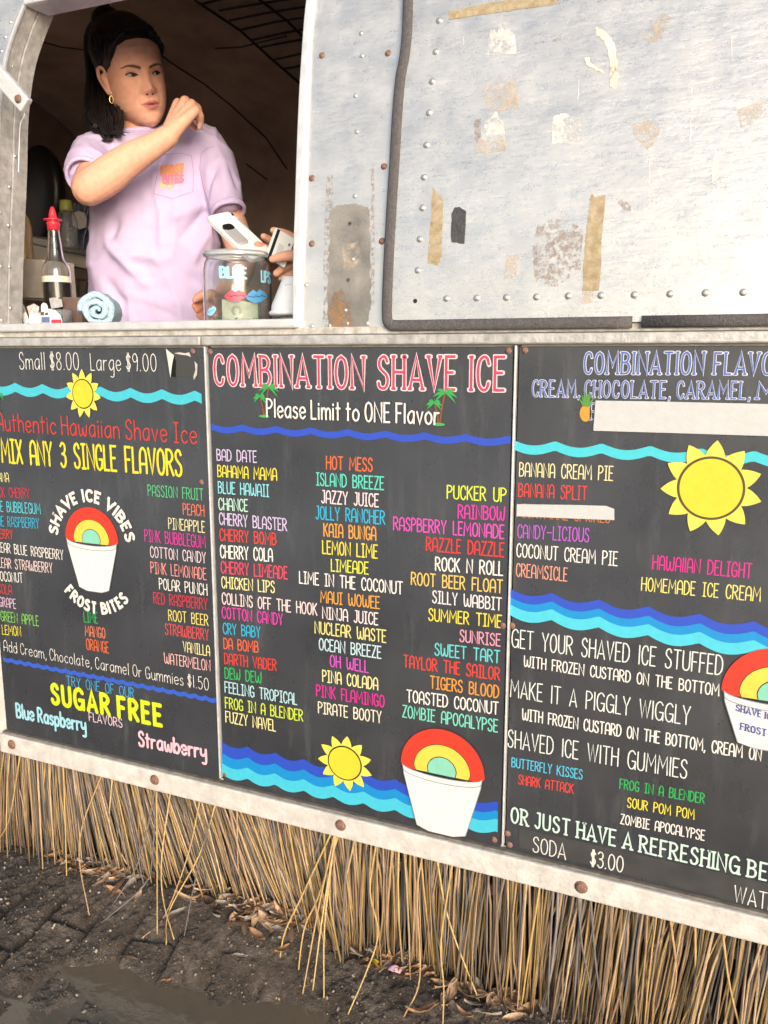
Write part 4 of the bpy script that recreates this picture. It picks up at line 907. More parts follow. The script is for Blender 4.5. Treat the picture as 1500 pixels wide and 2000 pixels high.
def on_jar(du, v, off=.0008):                                         # du: photo pixels right of the jar axis
    zz = at_y(464+du, v, jc.y-JR*.8).z-CZ; r = JR*1.008+off; s = max(-.98, min(.98, du/66.)); g = GA+math.asin(s)
    return jc+Vector((r*math.cos(g), r*math.sin(g), zz))
def jar_text(s, du0, du1, v, h, mt, wt):
    st, wd = glyph_strokes(s, 'deco'); m = MB()
    for i, q in enumerate(st): ribbon(m, q, wt*50, lambda x, y, k: on_jar(du0+(du1-du0)*x/wd, v-h*y/100, .0006+.0002*k), i % 4)
    return m.build('jar_lettering', mt, JAR)
M_jb = mat('jar_paint_blue', (.28,.62,.80), .4); M_jd = mat('jar_paint_mid_blue', (.07,.26,.50), .45, var=.3, vscale=300); M_jr = mat('jar_paint_red', (.62,.05,.10), .45, var=.3, vscale=300)
jar_text('BLUE', -30, 16, 543, 20, M_jb, .22); jar_text('LIPS', 45, 62, 546, 21, M_jb, .22)
def lips(du, v, w_, h_, mt, tilt=0):
    m = MB(); n = 20; P = []
    for i in range(n+1):
        t = i/n; x = (t-.5)*w_; up_ = h_*(.55*math.sin(math.pi*t)**.8-.22*math.exp(-((t-.5)/.09)**2)); P.append((x, up_))
    for i in range(1, n):
        t = 1-i/n; P.append(((t-.5)*w_, -h_*.5*math.sin(math.pi*t)**.7))
    m.grid(lambda a, b: on_jar(du+(a-.5)*w_, v-((b*(.55*math.sin(math.pi*a)**.8-.22*math.exp(-((a-.5)/.09)**2))-(1-b)*.5*math.sin(math.pi*a)**.7)*h_)-tilt*(a-.5)*w_, .0009), 22, 6)
    m.build('painted_lips', mt, JAR)
    m = MB(); ribbon(m, [((t-.5)*w_*.8, h_*.06*math.sin(t*18)) for t in np.linspace(0, 1, 14)], w_*.014, lambda x, y, k: on_jar(du+x, v-y-tilt*x, .0016), 0); m.build('lip_line', M_hole, JAR)
lips(-4, 578, 40, 23, M_jr, .1); lips(35, 577, 40, 26, M_jd, .15); lips(-49, 608, 18, 17, M_jb, .5)
# banknotes and green paper shred inside the jar
m = MB(); rb = JR*.86
m.grid(lambda a, b: jc+Vector((rb*math.cos(GA-.55+1.25*a), rb*math.sin(GA-.55+1.25*a), .008+.048*b-.006*a)), 18, 4)
bn = m.build('banknote', mat('pale_green_paper', (.50,.55,.42), .7, var=.15, vscale=90), None, org=jc+Vector((0,0,.008))); tag(bn, 'folded pale green banknote curled inside the tip jar', 'banknote')
m = MB()
for rr in (.009, .0065):
    ribbon(m, [(rr*math.cos(g), rr*math.sin(g)) for g in [2*math.pi*i/20 for i in range(21)]], .0006, lambda x, y, k: jc+Vector(((rb+.001)*math.cos(GA-.05+x/rb), (rb+.001)*math.sin(GA-.05+x/rb), .034+y)), 0)
m.build('banknote_seal', mat('grey_green_ink', (.20,.24,.17), .7), bn)
m = MB(); m.grid(lambda a, b: jc+Vector((rb*.97*math.cos(GA+.42+.5*a), rb*.97*math.sin(GA+.42+.5*a), .008+.045*b+.008*a)), 10, 4)
b2 = m.build('banknote', mat('dark_green_paper', (.16,.19,.14), .7, var=.5, vscale=160), None, org=jc); tag(b2, 'darker grey green banknote at the right inside the tip jar', 'banknote')
m = MB()
for i in range(70):
    g = GA+random.uniform(-1.1, 1.1); r0 = JR*random.uniform(.55, .93); p = jc+Vector((r0*math.cos(g), r0*math.sin(g), .006+random.uniform(0, .012)))
    d = Vector((random.gauss(0,1), random.gauss(0,1), random.gauss(0,.8))).normalized()*.008; e = Vector((0,0,.002)); m.add([p-d-e, p-d+e, p+d+e, p+d-e], [(0,1,2,3)])
sh = m.build('paper_shred', mat('green_shred', (.06,.26,.10), .6), None, org=jc); tag(sh, 'green paper shred at the bottom of the tip jar', 'shred', kind='stuff')

# overturned white cup standing on metal lids
cp = at_y(579, 600, .12); cpc = Vector((cp.x, .12, CZ)); zr = at_y(540, 618, .12).z-CZ
LID = empty('metal_lid', cpc, 'stack of shiny metal lids under the white paper cup', 'lid')
m = MB()
k_ = px_r(34, cp)
m.lathe([(k_, 0), (k_, zr*.28), (k_*.93, zr*.34), (k_*.93, zr*.42), (k_, zr*.48), (k_, zr*.78), (k_*.93, zr*.84), (k_*.9, zr*.98), (.002, zr*.98)], cpc, 36); m.build('lid_ring', M_rivet, LID, smooth=True)
CUP = empty('paper_cup', cpc+Vector((0,0,zr)), 'white paper cup turned upside down beside the tip jar', 'cup')
zt_ = at_y(579, 541, .12).z-CZ
m = MB(); r0, r1 = px_r(52, cp), px_r(27, cp)
m.lathe([(r0*.96, zr), (r0*1.03, zr+.003), (r0*1.03, zr+.007), (r0*.95, zr+.010), (r0*.93, zr+.02), (r1*1.03, zt_-.006), (r1, zt_), (r1*.85, zt_), (r1*.8, zt_-.004), (.002, zt_-.004)], cpc, 40)
m.build('cup_body', mat('white_paper', (.74,.75,.78), .6, var=.04, vscale=40), CUP, smooth=True)
m = MB()
for i, (a, wd) in enumerate([(0, 14), (8, 9)]):
    m.add([cpc+Vector(((r0*.9-.0005*i)*math.cos(GA+g)*f_, (r0*.9)*math.sin(GA+g)*f_, z)) for g, z, f_ in [(-.75, zt_-.018-a*.0012, .72), (-.75+wd*.03, zt_-.017-a*.0012, .72), (-.75+wd*.03, zt_-.0158-a*.0012, .71), (-.75, zt_-.0168-a*.0012, .71)]], [(0,1,2,3)])
m.build('cup_mark', mat('pale_grey_ink', (.4,.42,.46), .7), CUP)

# rolled blue towel
tp0 = at_y(198, 612, .085); TW = px_r(37, tp0); tc_ = Vector((tp0.x, .075, CZ+TW*.98)); dirv = Vector((-.56, .83, 0)).normalized(); sidev = Vector((dirv.y, -dirv.x, 0))
TOW = empty('rolled_towel', Vector((tc_.x, .075, CZ)), 'light blue towel rolled up on the window sill', 'towel')
m = MB(); N = 120; turns = 2.6
def sp(t):
    g = -.6+turns*2*math.pi*t; r = TW*(.10+.90*t**.85); return g, r
def towel(a, b, off):
    g, r = sp(a); r = max(r-off, .0015)*(1+.05*math.sin(g*2.3+b*5)+.03*math.sin(g*5+b*9)); y = (b-.5)*.115-.012*(1-a)*(1 if b < .2 else 0)
    sq = 1-.06*max(0, -math.sin(g))
    return tc_+dirv*(y+.05)+sidev*(r*math.cos(g)*1.06)+Vector((0,0,1))*(r*math.sin(g)*sq)
m.grid(lambda a, b: towel(a, b, 0), N, 12); m.grid(lambda a, b: towel(a, b, .0115), N, 12)
n0 = N*12
for j in range(11):
    for i_ in (0, N-1): m.f.append((j*N+i_, (j+1)*N+i_, n0+(j+1)*N+i_, n0+j*N+i_))
for j in (0, 11):
    for i in range(N-1): m.f.append((j*N+i, j*N+i+1, n0+j*N+i+1, n0+j*N+i))
t_o = m.build('towel_cloth', mat('blue_terry', (.38,.57,.70), .95, var=.22, vscale=160, bump=1.0, bscale=380, c2=(.52,.71,.80)), TOW, smooth=True, fixn=True)
tx = bpy.data.textures.new('terry_lumps', 'CLOUDS'); tx.noise_scale = .018; md = t_o.modifiers.new('lumps', 'DISPLACE'); md.texture = tx; md.strength = .009; md.mid_level = .5; md.texture_coords = 'LOCAL'

# syrup bottle with a red pour spout
bpz = at_y(112, 560, .17); bc = Vector((bpz.x, .17, CZ)); br = px_r(27, bpz)
BT = empty('syrup_bottle', bc, 'clear syrup bottle with a red pour spout and dark syrup in the bottom', 'bottle')
zv = lambda v: at_y(108, v, .17).z-CZ
m = MB(); glass_lathe(m, [(br*.96, 0), (br, .006), (br, zv(530)), (br*.92, zv(520)), (br*.62, zv(508)), (br*.55, zv(500)), (br*.42, zv(460)), (br*.33, zv(436)), (br*.36, zv(432))], .002, bc, 40); m.build('bottle_glass', M_glass, BT, smooth=True, fixn=True)
m = MB(); m.lathe([(.001, .004), (br*.955, .004), (br*.955, zv(553)), (.001, zv(553))], bc, 36, close=False); m.build('syrup', mat('dark_syrup', (.010,.006,.005), .6), BT, smooth=False)
m = MB(); n_ = 24
m.add([bc+Vector((br*1.02*math.cos(GA-1.3+2.6*i/n_), br*1.02*math.sin(GA-1.3+2.6*i/n_), z)) for i in range(n_+1) for z in (zv(552), zv(541))], [(2*i, 2*i+2, 2*i+3, 2*i+1) for i in range(n_)]); m.build('bottle_label', mat('cream_label', (.66,.60,.46), .6), BT)
m = MB(); r3 = br*.36
m.lathe([(r3*1.2, zv(450)), (r3*1.15, zv(440)), (r3*1.3, zv(438)), (r3*1.3, zv(435)), (r3*1.1, zv(434)), (r3*1.1, zv(431)), (r3*1.8, zv(430.5)), (r3*1.8, zv(428)), (r3*.85, zv(427)), (r3*.72, zv(418)), (r3*.5, zv(409)), (r3*.32, zv(404)), (.001, zv(403))], bc, 28); m.build('pour_spout', mat('red_plastic', (.62,.03,.05), .32), BT, smooth=True)

# cardboard panel / paper box, tan bottle, packets, brown card
def quad_box(pts, y, th, mt, name, parent=None, org=None):
    P = [at_y(u, v, y) for u, v in pts]; m = MB(); m.poly(P, th, Vector((0,1,0))); return bevel(m.build(name, mt, parent, org=org, fixn=True), .0012)
p = at_y(60, 585, .22); NB = quad_box([(18,504),(84,507),(91,583),(20,580)], .22, .10, mat('grey_card', (.30,.265,.225), .8, var=.18, vscale=25, bump=.2, bscale=90), 'napkin_box', None, p); tag(NB, 'plain grey tan napkin box at the left end of the counter', 'box')
m = MB(); P = [at_y(u, v, .217) for u, v in [(15,581),(92,584.5),(92,588),(15,584)]]; m.poly(P, .02, Vector((0,1,0))); m.build('box_rim', mat('box_dark_lip', (.10,.09,.075), .7), NB)  # dark strip along the foot of the box
tb = at_y(44, 500, .30); tbc = Vector((tb.x, .30, at_y(44, 508, .30).z)); rb_ = px_r(21, tb); zt2 = lambda v: at_y(44, v, .30).z-tbc.z
TB = empty('glass_bottle', tbc, 'tan glass bottle standing behind the grey napkin box', 'bottle')
m = MB(); m.lathe([(rb_*.95, -.10), (rb_, -.09), (rb_, zt2(445)), (rb_*.85, zt2(428)), (rb_*.5, zt2(412)), (rb_*.45, zt2(402)), (rb_*.42, zt2(372)), (rb_*.3, zt2(370))], tbc, 32); m.build('bottle_glass', mat('amber_tan_glass', (.34,.24,.12), .12, trans=.45, var=.35, vscale=14, stretch=(6,6,.6)), TB, smooth=True)
m = MB(); m.lathe([(rb_*.52, zt2(404)), (rb_*.54, zt2(403)), (rb_*.54, zt2(399)), (rb_*.5, zt2(398))], tbc, 28); m.build('bottle_ring', M_rivet, TB, smooth=True)
pc_ = at_y(80, 628, .10); CUPP = empty('sticker_tub', Vector((pc_.x+.01, .10, CZ)), 'clear plastic tub with stickers and packets on the sill', 'tub')
tcn = at_y(118, 620, .12); rt_ = px_r(24, tcn)
m = MB(); glass_lathe(m, [(rt_*.85, 0), (rt_, .045), (rt_*1.03, .047)], .0012, Vector((tcn.x, .12, CZ)), 32); m.build('tub_wall', M_clear, CUPP, smooth=True, fixn=True)
def card(pts, y, mt, name, label, th=.0012):
    P = [at_y(u, v-7, y) for u, v in pts]; c = sum(P, Vector())/len(P); m = MB(); m.poly(P, th, Vector((0,1,0))); return tag(m.build(name, mt, None, org=Vector((c.x, y, CZ)), fixn=True), label, 'packet')
Wp = mat('white_card', (.72,.70,.70), .5, var=.06, vscale=60); Gp = mat('grey_film', (.42,.42,.44), .3, var=.3, vscale=60)
c1 = card([(57,622),(60,620),(73,620),(76,623),(77,644),(56,644)], .055, Wp, 'sticker', 'small white rounded sticker card standing in front of the tub')
c2 = card([(76,640),(77,618),(84,612),(96,610),(108,613),(117,622),(121,634),(121,644),(76,644)], .062, Wp, 'sticker', 'white sticker with a red corner and blue picture in front of the tub')
def deco_(pts, y, mt, name, par):
    m = MB(); m.poly([at_y(u, v-7, y) for u, v in pts]); m.build(name, mt, par)
deco_([(81,626),(97,626),(97,637),(81,637)], .0612, mat('sticker_blue', (.10,.15,.28), .5, var=.4, vscale=200), 'sticker_picture', c2); deco_([(100,633),(102,631),(119,631),(120,634),(120,644),(100,644)], .0608, mat('sticker_red', (.62,.04,.07), .5), 'sticker_corner', c2)
deco_([(79,616),(86,616),(86,623),(79,623)], .0612, mat('sticker_dark', (.08,.07,.08), .5), 'sticker_picture', c2); deco_([(88,618),(94,617),(94,622),(88,623)], .0612, mat('sticker_dark', (.08,.07,.08), .5), 'sticker_picture', c2); deco_([(79,638),(97,638),(97,642),(79,642)], .0612, mat('sticker_tan', (.55,.42,.30), .5), 'sticker_picture', c2)
card([(41,622),(50,616),(58,636),(48,642)], .09, Wp, 'packet', 'white packet leaning at the left of the stickers'); card([(52,606),(66,600),(76,606),(74,624),(58,626)], .11, mat('spotted_packet', (.62,.54,.54), .5, var=.5, vscale=170), 'packet', 'white packet with pink spots behind the stickers')
card([(80,603),(84,598),(90,600),(93,606),(92,616),(80,614)], .10, Wp, 'packet', 'round topped white packet with a smile behind the stickers'); card([(33,602),(38,594),(48,606),(52,622),(40,628)], .12, Gp, 'packet', 'grey clear packet folded up at the left jamb')
card([(96,590),(104,588),(120,592),(122,606),(100,610)], .135, Gp, 'packet', 'crumpled clear film packet in front of the syrup bottle')
bcard = card([(121,587),(156,588),(161,640),(124,640)], .155, mat('brown_card', (.135,.085,.070), .8, var=.15, vscale=40), 'brown_card', 'brown card standing between the syrup bottle and the towel', .02); bcard['category'] = 'card'

# deeper inside at the left: black chair back, freezer edge, jug and bag
def ell(u, v, ru, rv, y, n=40): return [at_y(u+ru*math.cos(2*math.pi*i/n), v+rv*math.sin(2*math.pi*i/n), y) for i in range(n)]
cb = at_y(78, 374, .95)
CH = empty('chair', Vector((cb.x, .95, -.6)), 'black chair with a large rounded back inside the trailer at the left', 'chair')
m = MB(); rings = []
for s, dy in ((.05,-.030),(.5,-.028),(.85,-.02),(.97,-.008),(1,.004),(.97,.02),(.5,.03),(.05,.032)): rings.append([p+Vector((0,dy,0)) for p in ell(76, 376, 44*s, 94*s, .95)])
m.loft(rings); m.build('backrest', mat('black_vinyl', (.008,.008,.009), .4), CH, smooth=True, fixn=True)
m = MB(); m.tube([(cb.x, .99, at_y(78,440,.99).z), (cb.x, 1.0, -.6)], .02, 10); m.build('post', M_hole, CH, smooth=True)
M_frz = mat('grey_enamel', (.36,.34,.31), .45, var=.12, vscale=12)
fa, fb = at_y(40, 458, .80), at_y(200, 505, .80)
zf = fa.z-.01
FR = empty('freezer', Vector((fa.x+.15, .95, zf-.2)), 'pale grey chest freezer inside the trailer at the left', 'freezer')
def qprism(name, pts, y0, y1, mt):
    P = [at_y(u, v, y0) for u, v in pts]; m = MB(); m.add(P+[Vector((p_.x, y1, p_.z)) for p_ in P], [(0,1,2,3),(7,6,5,4),(0,4,5,1),(1,5,6,2),(2,6,7,3),(3,7,4,0)]); bevel(m.build(name, mt, FR, fixn=True), .004)
qprism('lid', [(20,452),(200,494),(200,506),(20,466)], .80, 1.3, M_frz); qprism('body_rim', [(20,467),(200,507),(200,531),(20,496)], .81, 1.3, mat('warm_enamel', (.40,.36,.29), .5, var=.1, vscale=10)); qprism('lower_trim', [(20,497),(200,532),(200,550),(20,530)], .82, 1.0, mat('brown_trim', (.07,.05,.035), .6))
qprism('leg', [(155,548),(169,550),(164,600),(156,600)], .83, .86, mat('brown_trim', (.07,.05,.035), .6))
# sunlit pale panel seen under the freezer
m = MB(); P = [at_y(u, v, 1.6) for u, v in [(120,535),(240,540),(240,640),(120,640)]]; m.poly(P, .01, Vector((0,1,0)))
jg = at_y(132, 450, .70); jgc = Vector((jg.x, .70, at_y(132, 486, .70).z)); rj = px_r(19, jg); zj = lambda v: at_y(132, v, .70).z-jgc.z
JG = empty('water_jug', jgc, 'clear plastic jug with a yellow green cap behind the syrup bottle', 'jug')
m = MB(); glass_lathe(m, [(rj, 0), (rj*1.03, .01), (rj, zj(470)), (rj*1.03, zj(455)), (rj, zj(430)), (rj*.8, zj(417)), (rj*.5, zj(410))], .0015, jgc, 32); m.build('jug_wall', M_clear, JG, smooth=True, fixn=True)
m = MB(); m.lathe([(rj*.62, zj(413)), (rj*.66, zj(410)), (rj*.62, zj(393)), (rj*.5, zj(391))], jgc, 24); m.build('cap', mat('yellow_green_cap', (.30,.30,.06), .5), JG, smooth=True)
bg_p = at_y(160, 445, .76); m = MB()
m.grid(lambda a, b: at_y(136+46*a+3*math.sin(b*7), 398+90*b, .76-.03*math.sin(math.pi*a)+.006*math.sin(a*21+b*13)), 16, 22)
BG = m.build('ice_bag', mat('dark_blue_film', (.05,.055,.085), .25, var=.5, vscale=30), None, org=bg_p, smooth=True); tag(BG, 'dark plastic bag with a white label beside the jug', 'bag')
m = MB(); m.poly([at_y(u, v, .722) for u, v in [(140,418),(152,412),(166,416),(170,430),(168,444),(156,448),(142,440)]]); m.build('bag_label', mat('pale_label', (.40,.36,.34), .6, var=.2, vscale=90), BG)

# phone and bank card held over the counter by the second person
LQ = at_y(449, 413, .215); LE = at_y(527, 487, .19); wv = (at_y(436, 436, .175)-LQ)
lx = (LE-LQ); L_ = lx.length; lx.normalize(); wv = (wv-lx*wv.dot(lx)); Wd_ = .060; wy = wv.normalized(); nz_ = lx.cross(wy).normalized()
if nz_.dot(CAM-LQ) < 0: nz_ = -nz_
PH0 = LQ-nz_*.004
PH = empty('phone_reader', PH0, 'white handheld phone shaped card reader held above the tip jar', 'card reader')
def rrect(cx, cy, w2, h2, r, n=6): return [(cx+sx*(w2-r)+r*math.cos(g), cy+sy*(h2-r)+r*math.sin(g)) for sx, sy, g0 in ((1,1,0),(-1,1,.5),(-1,-1,1),(1,-1,1.5)) for g in [math.pi*(g0+.5*i/n) for i in range(n+1)]]
def ph(x, y, z): return PH0+lx*x+wy*y+nz_*z
Lp = L_*1.12
m = MB(); m.loft([[ph(x, y, z) for x, y in rrect(Lp/2, Wd_/2, Lp/2-i_, Wd_/2-i_, .011)] for z, i_ in ((-.006,.0025),(-.0045,0),(.0045,0),(.006,.0025))]); m.build('phone_body', mat('white_gloss_plastic', (.78,.77,.75), .25), PH, smooth=False, fixn=True)
m = MB(); m.loft([[ph(x, y, z) for x, y in rrect(Lp*.52, Wd_*.70, .030-i_, .0135-i_, .009)] for z, i_ in ((.0055,0),(.0085,.0005),(.010,.003))]); m.build('camera_bump', mat('grey_gloss', (.33,.32,.33), .2), PH, fixn=True)
m = MB(); m.loft([[ph(x, y, z) for x, y in rrect(Lp*.34, Wd_*.70, .010-i_, .012-i_, .008)] for z, i_ in ((.006,0),(.0105,.0),(.011,.002))]); m.build('lens_window', mat('black_gloss', (.012,.012,.013), .15), PH, fixn=True)
m = MB(); m.loft([[ph(x, y, z) for x, y in rrect(Lp*.30, Wd_*.035, .016, .0022, .001)] for z in (.006,.0064)]); m.build('side_band', mat('grey_gloss', (.33,.32,.33), .2), PH, fixn=True)
m = MB(); m.loft([[ph(x, y, z) for x, y in rrect(Lp*.09, Wd_*.06, .004, .0025, .001)] for z in (.006,.0064)]); m.build('side_button', mat('black_gloss', (.012,.012,.013), .15), PH, fixn=True)
K0 = [at_y(538, 444, .165), at_y(576, 467, .150), at_y(556, 524, .135), at_y(518, 500, .150)]
ku = K0[1]-K0[0]; kv = K0[3]-K0[0]; kn = ku.cross(kv).normalized()
if kn.dot(CAM-K0[0]) < 0: kn = -kn
KD = empty('bank_card', K0[3], 'pale bank card with a black stripe held in front of the phone', 'card')
def kp(a, b, o=0): return K0[0]+ku*a+kv*b+kn*o
m = MB(); rr_ = rrect(.5, .5, .5, .5, .06); m.loft([[kp(x, y, o) for x, y in rr_] for o in (-.0005, .0005)]); m.build('card_body', mat('cream_card_plastic', (.70,.67,.60), .35), KD, fixn=True)
m = MB(); m.add([kp(.13,.0,.0008), kp(.27,.0,.0008), kp(.27,1,.0008), kp(.13,1,.0008)], [(0,1,2,3)]); m.build('magnetic_stripe', mat('black_gloss', (.012,.012,.013), .15), KD)
m = MB()
for q in range(4): m.add([kp(.42+.07*q,.38,.0008), kp(.46+.07*q,.38,.0008), kp(.46+.07*q,.80,.0008), kp(.42+.07*q,.80,.0008)], [(0,1,2,3)])
m.build('card_print', mat('card_print_grey', (.45,.44,.41), .5), KD)
m = MB(); m.poly([kp(.86+.05*math.cos(g), .26+.05*math.sin(g), .0008) for g in [2*math.pi*i/14 for i in range(14)]]); m.build('card_emblem', mat('card_emblem_grey', (.12,.13,.14), .4), KD)
# ------------------------------------------------------------------ people
from mathutils.bvhtree import BVHTree
M_skin_ = mat('skin', attr=True, rough=.55, spec=.16, var=.11, vscale=75, bump=.14, bscale=330, sss=.06)
M_shirt = mat('lavender_cotton', (.52,.43,.64), .85, var=.035, vscale=26, bump=.12, bscale=520)
M_hair = mat('black_hair', (.008,.0065,.008), .5, var=.5, vscale=30, c2=(.020,.014,.016))
SK = (.70,.375,.265)
def remesh(m, vox, smooth_it=4, name='tmp'):
    me = m.mesh(name); bm = bmesh.new(); bm.from_mesh(me); bmesh.ops.recalc_face_normals(bm, faces=bm.faces); bm.to_mesh(me); bm.free()
    o = bpy.data.objects.new(name, me); col.objects.link(o)
    r = o.modifiers.new('r', 'REMESH'); r.mode = 'VOXEL'; r.voxel_size = vox
    if smooth_it: s = o.modifiers.new('s', 'SMOOTH'); s.iterations = smooth_it; s.factor = .5
    dg = bpy.context.evaluated_depsgraph_get(); out = bpy.data.meshes.new_from_object(o.evaluated_get(dg)); bpy.data.objects.remove(o); return out
def mesh_to_mb(me, m, color):
    m.col = color; m.add([v.co.copy() for v in me.vertices], [tuple(p.vertices) for p in me.polygons])

# head surface: rings by height with sculpted features. x = her left, -y = forward, z up, eyes at z = 0
HM = Matrix.Translation((-1.5655, .5124, .6805)) @ Euler((.1426, -.2107, .9717)).to_matrix().to_4x4()
ZH = [-.120,-.116,-.108,-.095,-.078,-.055,-.028,0,.03,.06,.085,.104,.116,.122]
AH = [.006,.018,.0325,.0455,.0575,.0655,.0690,.0695,.0715,.0720,.064,.048,.029,.004]
FH = [.066,.078,.0845,.0865,.0855,.0845,.0855,.0875,.0915,.0895,.078,.058,.034,.004]
BH = [-.05,-.038,-.022,.000,.028,.062,.082,.094,.100,.099,.088,.068,.042,.004]
def g2(x, z, cx, cz, wx, wz): return math.exp(-((x-cx)/wx)**2-((z-cz)/wz)**2)
def face_disp(x, z):
    ax_ = abs(x); d = 0
    d += .0185*math.exp(-(x/.0112)**2)*(math.exp(-((z+.0345)/.0115)**2)) + .0100*math.exp(-(x/.0122)**2)*math.exp(-((z+.016)/.018)**2) + .004*math.exp(-(x/.012)**2)*math.exp(-((z-.006)/.012)**2)
    d += .0085*g2(ax_, z, .0130, -.0385, .0065, .0065)
    d -= .0085*g2(ax_, z, .031, .001, .0165, .0105) ; d += .0048*g2(ax_, z, .0315, -.001, .0105, .0062)
    d += .0035*g2(ax_, z, .030, .019, .022, .007) + .0035*g2(ax_, z, .043, -.032, .018, .016)
    d += .0035*g2(x, z, 0, -.068, .026, .017)
    d += .0042*g2(ax_, z, .006, -.0625, .0125, .0042) + .0062*g2(x, z, 0, -.0755, .0165, .0052) - .0045*g2(x, z, 0, -.0685, .021, .0017)
    d -= .0035*g2(x, z, 0, -.0875, .018, .005) + .0018*g2(ax_, z, .025, -.068, .004, .005)
    d += .0055*g2(x, z, 0, -.103, .019, .012) - .002*g2(x, z, 0, -.054, .004, .006)
    d -= .0015*g2(ax_, z, .028, -.050, .005, .018)
    return d
def head_pt(ang, z):
    """ang 0 = forward, positive to her left"""
    a, f, b = (float(np.interp(z, ZH, q)) for q in (AH, FH, BH))
    s, c = math.sin(ang), math.cos(ang); e = 2/2.25
    x = a*math.copysign(abs(s)**e, s)
    if c >= 0:
        y = -(f-.0)*abs(c)**e
        if b < 0: y = y if True else y
        w_ = min(1, c*2.2); y -= face_disp(x, z)*w_
    else: y = max(b, -.02)*abs(c)**e
    if b < 0: y = min(y, 0)+(-b)*(-1)*(1-abs(c))*0
    return Vector((x, y, z))
NA = 300; ANG = []
for i in range(NA):
    t = i/NA*2-1; ANG.append(math.pi*(.42*t+.58*t**3))
NZ = 270; ZS = [ZH[0]+(ZH[-1]-ZH[0])*j/(NZ-1) for j in range(NZ)]
HAIRB = lambda p: p.z > np.interp(abs(p.x), [0, .03, .052, .066, .08], [.080, .077, .066, .035, .0]) + (0 if p.y < -.045 else 0) if p.y < -.038 else (p.z > np.interp(p.y, [-.038, -.015, .01, .04, .11], [.028, .020, .005, -.045, -.065]))
def face_col(p):
    x, y, z = p; ax_ = abs(x); c = Vector(SK)
    if y < -.02:
        k = g2(ax_, z, .042, -.035, .02, .016)*.5+g2(x, z, 0, -.040, .012, .010)*.55+g2(x, z, 0, -.104, .02, .012)*.25; c = c.lerp(Vector((.66,.31,.235)), min(1, k))
        k = g2(ax_, z, .031, -.002, .018, .010)*.35; c = c.lerp(Vector((.50,.28,.21)), k)
        # lips
        t = ax_/.0230
        if t < 1:
            up_ = -.0675+.0090*(1-t**1.6)*(1-.22*math.exp(-(t/.16)**2)); lo = -.0690-.0135*(1-t**1.8)
            if lo < z < up_: c = Vector((.56,.200,.185)) if abs(z+.0683+.0012*t) > .0014*(1-t) else Vector((.16,.035,.035))
        # nostrils: dark of the openings painted on
        if ((ax_-.0075)/.0034)**2+((z+.0460)/.0022)**2 < 1: c = Vector((.11,.035,.03))
        # brows
        bt = (ax_-.011)/.042
        if 0 < bt < 1:
            bz = .0135+.0070*math.sin(min(1, bt*1.12)*math.pi*.62)-.003*max(0, bt-.72)/.28; wd = .0040*(1-.65*max(0, bt-.35)/.65)
            q = abs(z-bz)/wd
            if q < 1.25: c = c.lerp(Vector((.075,.045,.034)), min(1, max(0, 1.25-q)*1.1))
        # eyes: whites, iris looking to her left, lash line painted wider as upper lid shade
        for s in (-1, 1):
            u_ = (x*s-.0315)/.0128
            if abs(u_) < 1.12:
                top = .0050*(1-min(1, abs(u_))**2)**.75-.0002; bot = -.0042*(1-min(1, abs(u_))**2)**.85; zc = z-.0005-.0014*(u_ if True else 0)
                if abs(u_) < 1 and bot < zc < top:
                    c = Vector((.36,.30,.28)); ix = x-s*.0315-.0045
                    if ix*ix+(zc-.0008)**2 < .0066**2: c = Vector((.055,.026,.014))
                    if ix*ix+(zc-.0008)**2 < .0030**2: c = Vector((.008,.006,.006))
                if abs(zc-top) < .0017 and abs(u_) < 1.1 and zc > -.001: c = Vector((.022,.013,.012))
                elif abs(zc-bot) < .0007 and abs(u_) < 1: c = c.lerp(Vector((.17,.08,.06)), .7)
                elif abs(zc-top-.0042) < .0007 and abs(u_) < .95: c = c.lerp(Vector((.27,.13,.095)), .6)
    if HAIRB(p): c = Vector((.012,.010,.011))
    return tuple(c)
hb = MB(); hv = []
for z in ZS:
    for a in ANG: hv.append(head_pt(a, z))
hf = [(j*NA+i, j*NA+(i+1) % NA, (j+1)*NA+(i+1) % NA, (j+1)*NA+i) for j in range(NZ-1) for i in range(NA)]
hf += [tuple(range(NA))[::-1], tuple((NZ-1)*NA+i for i in range(NA))]
HL = lambda *p: HM @ Vector(p)

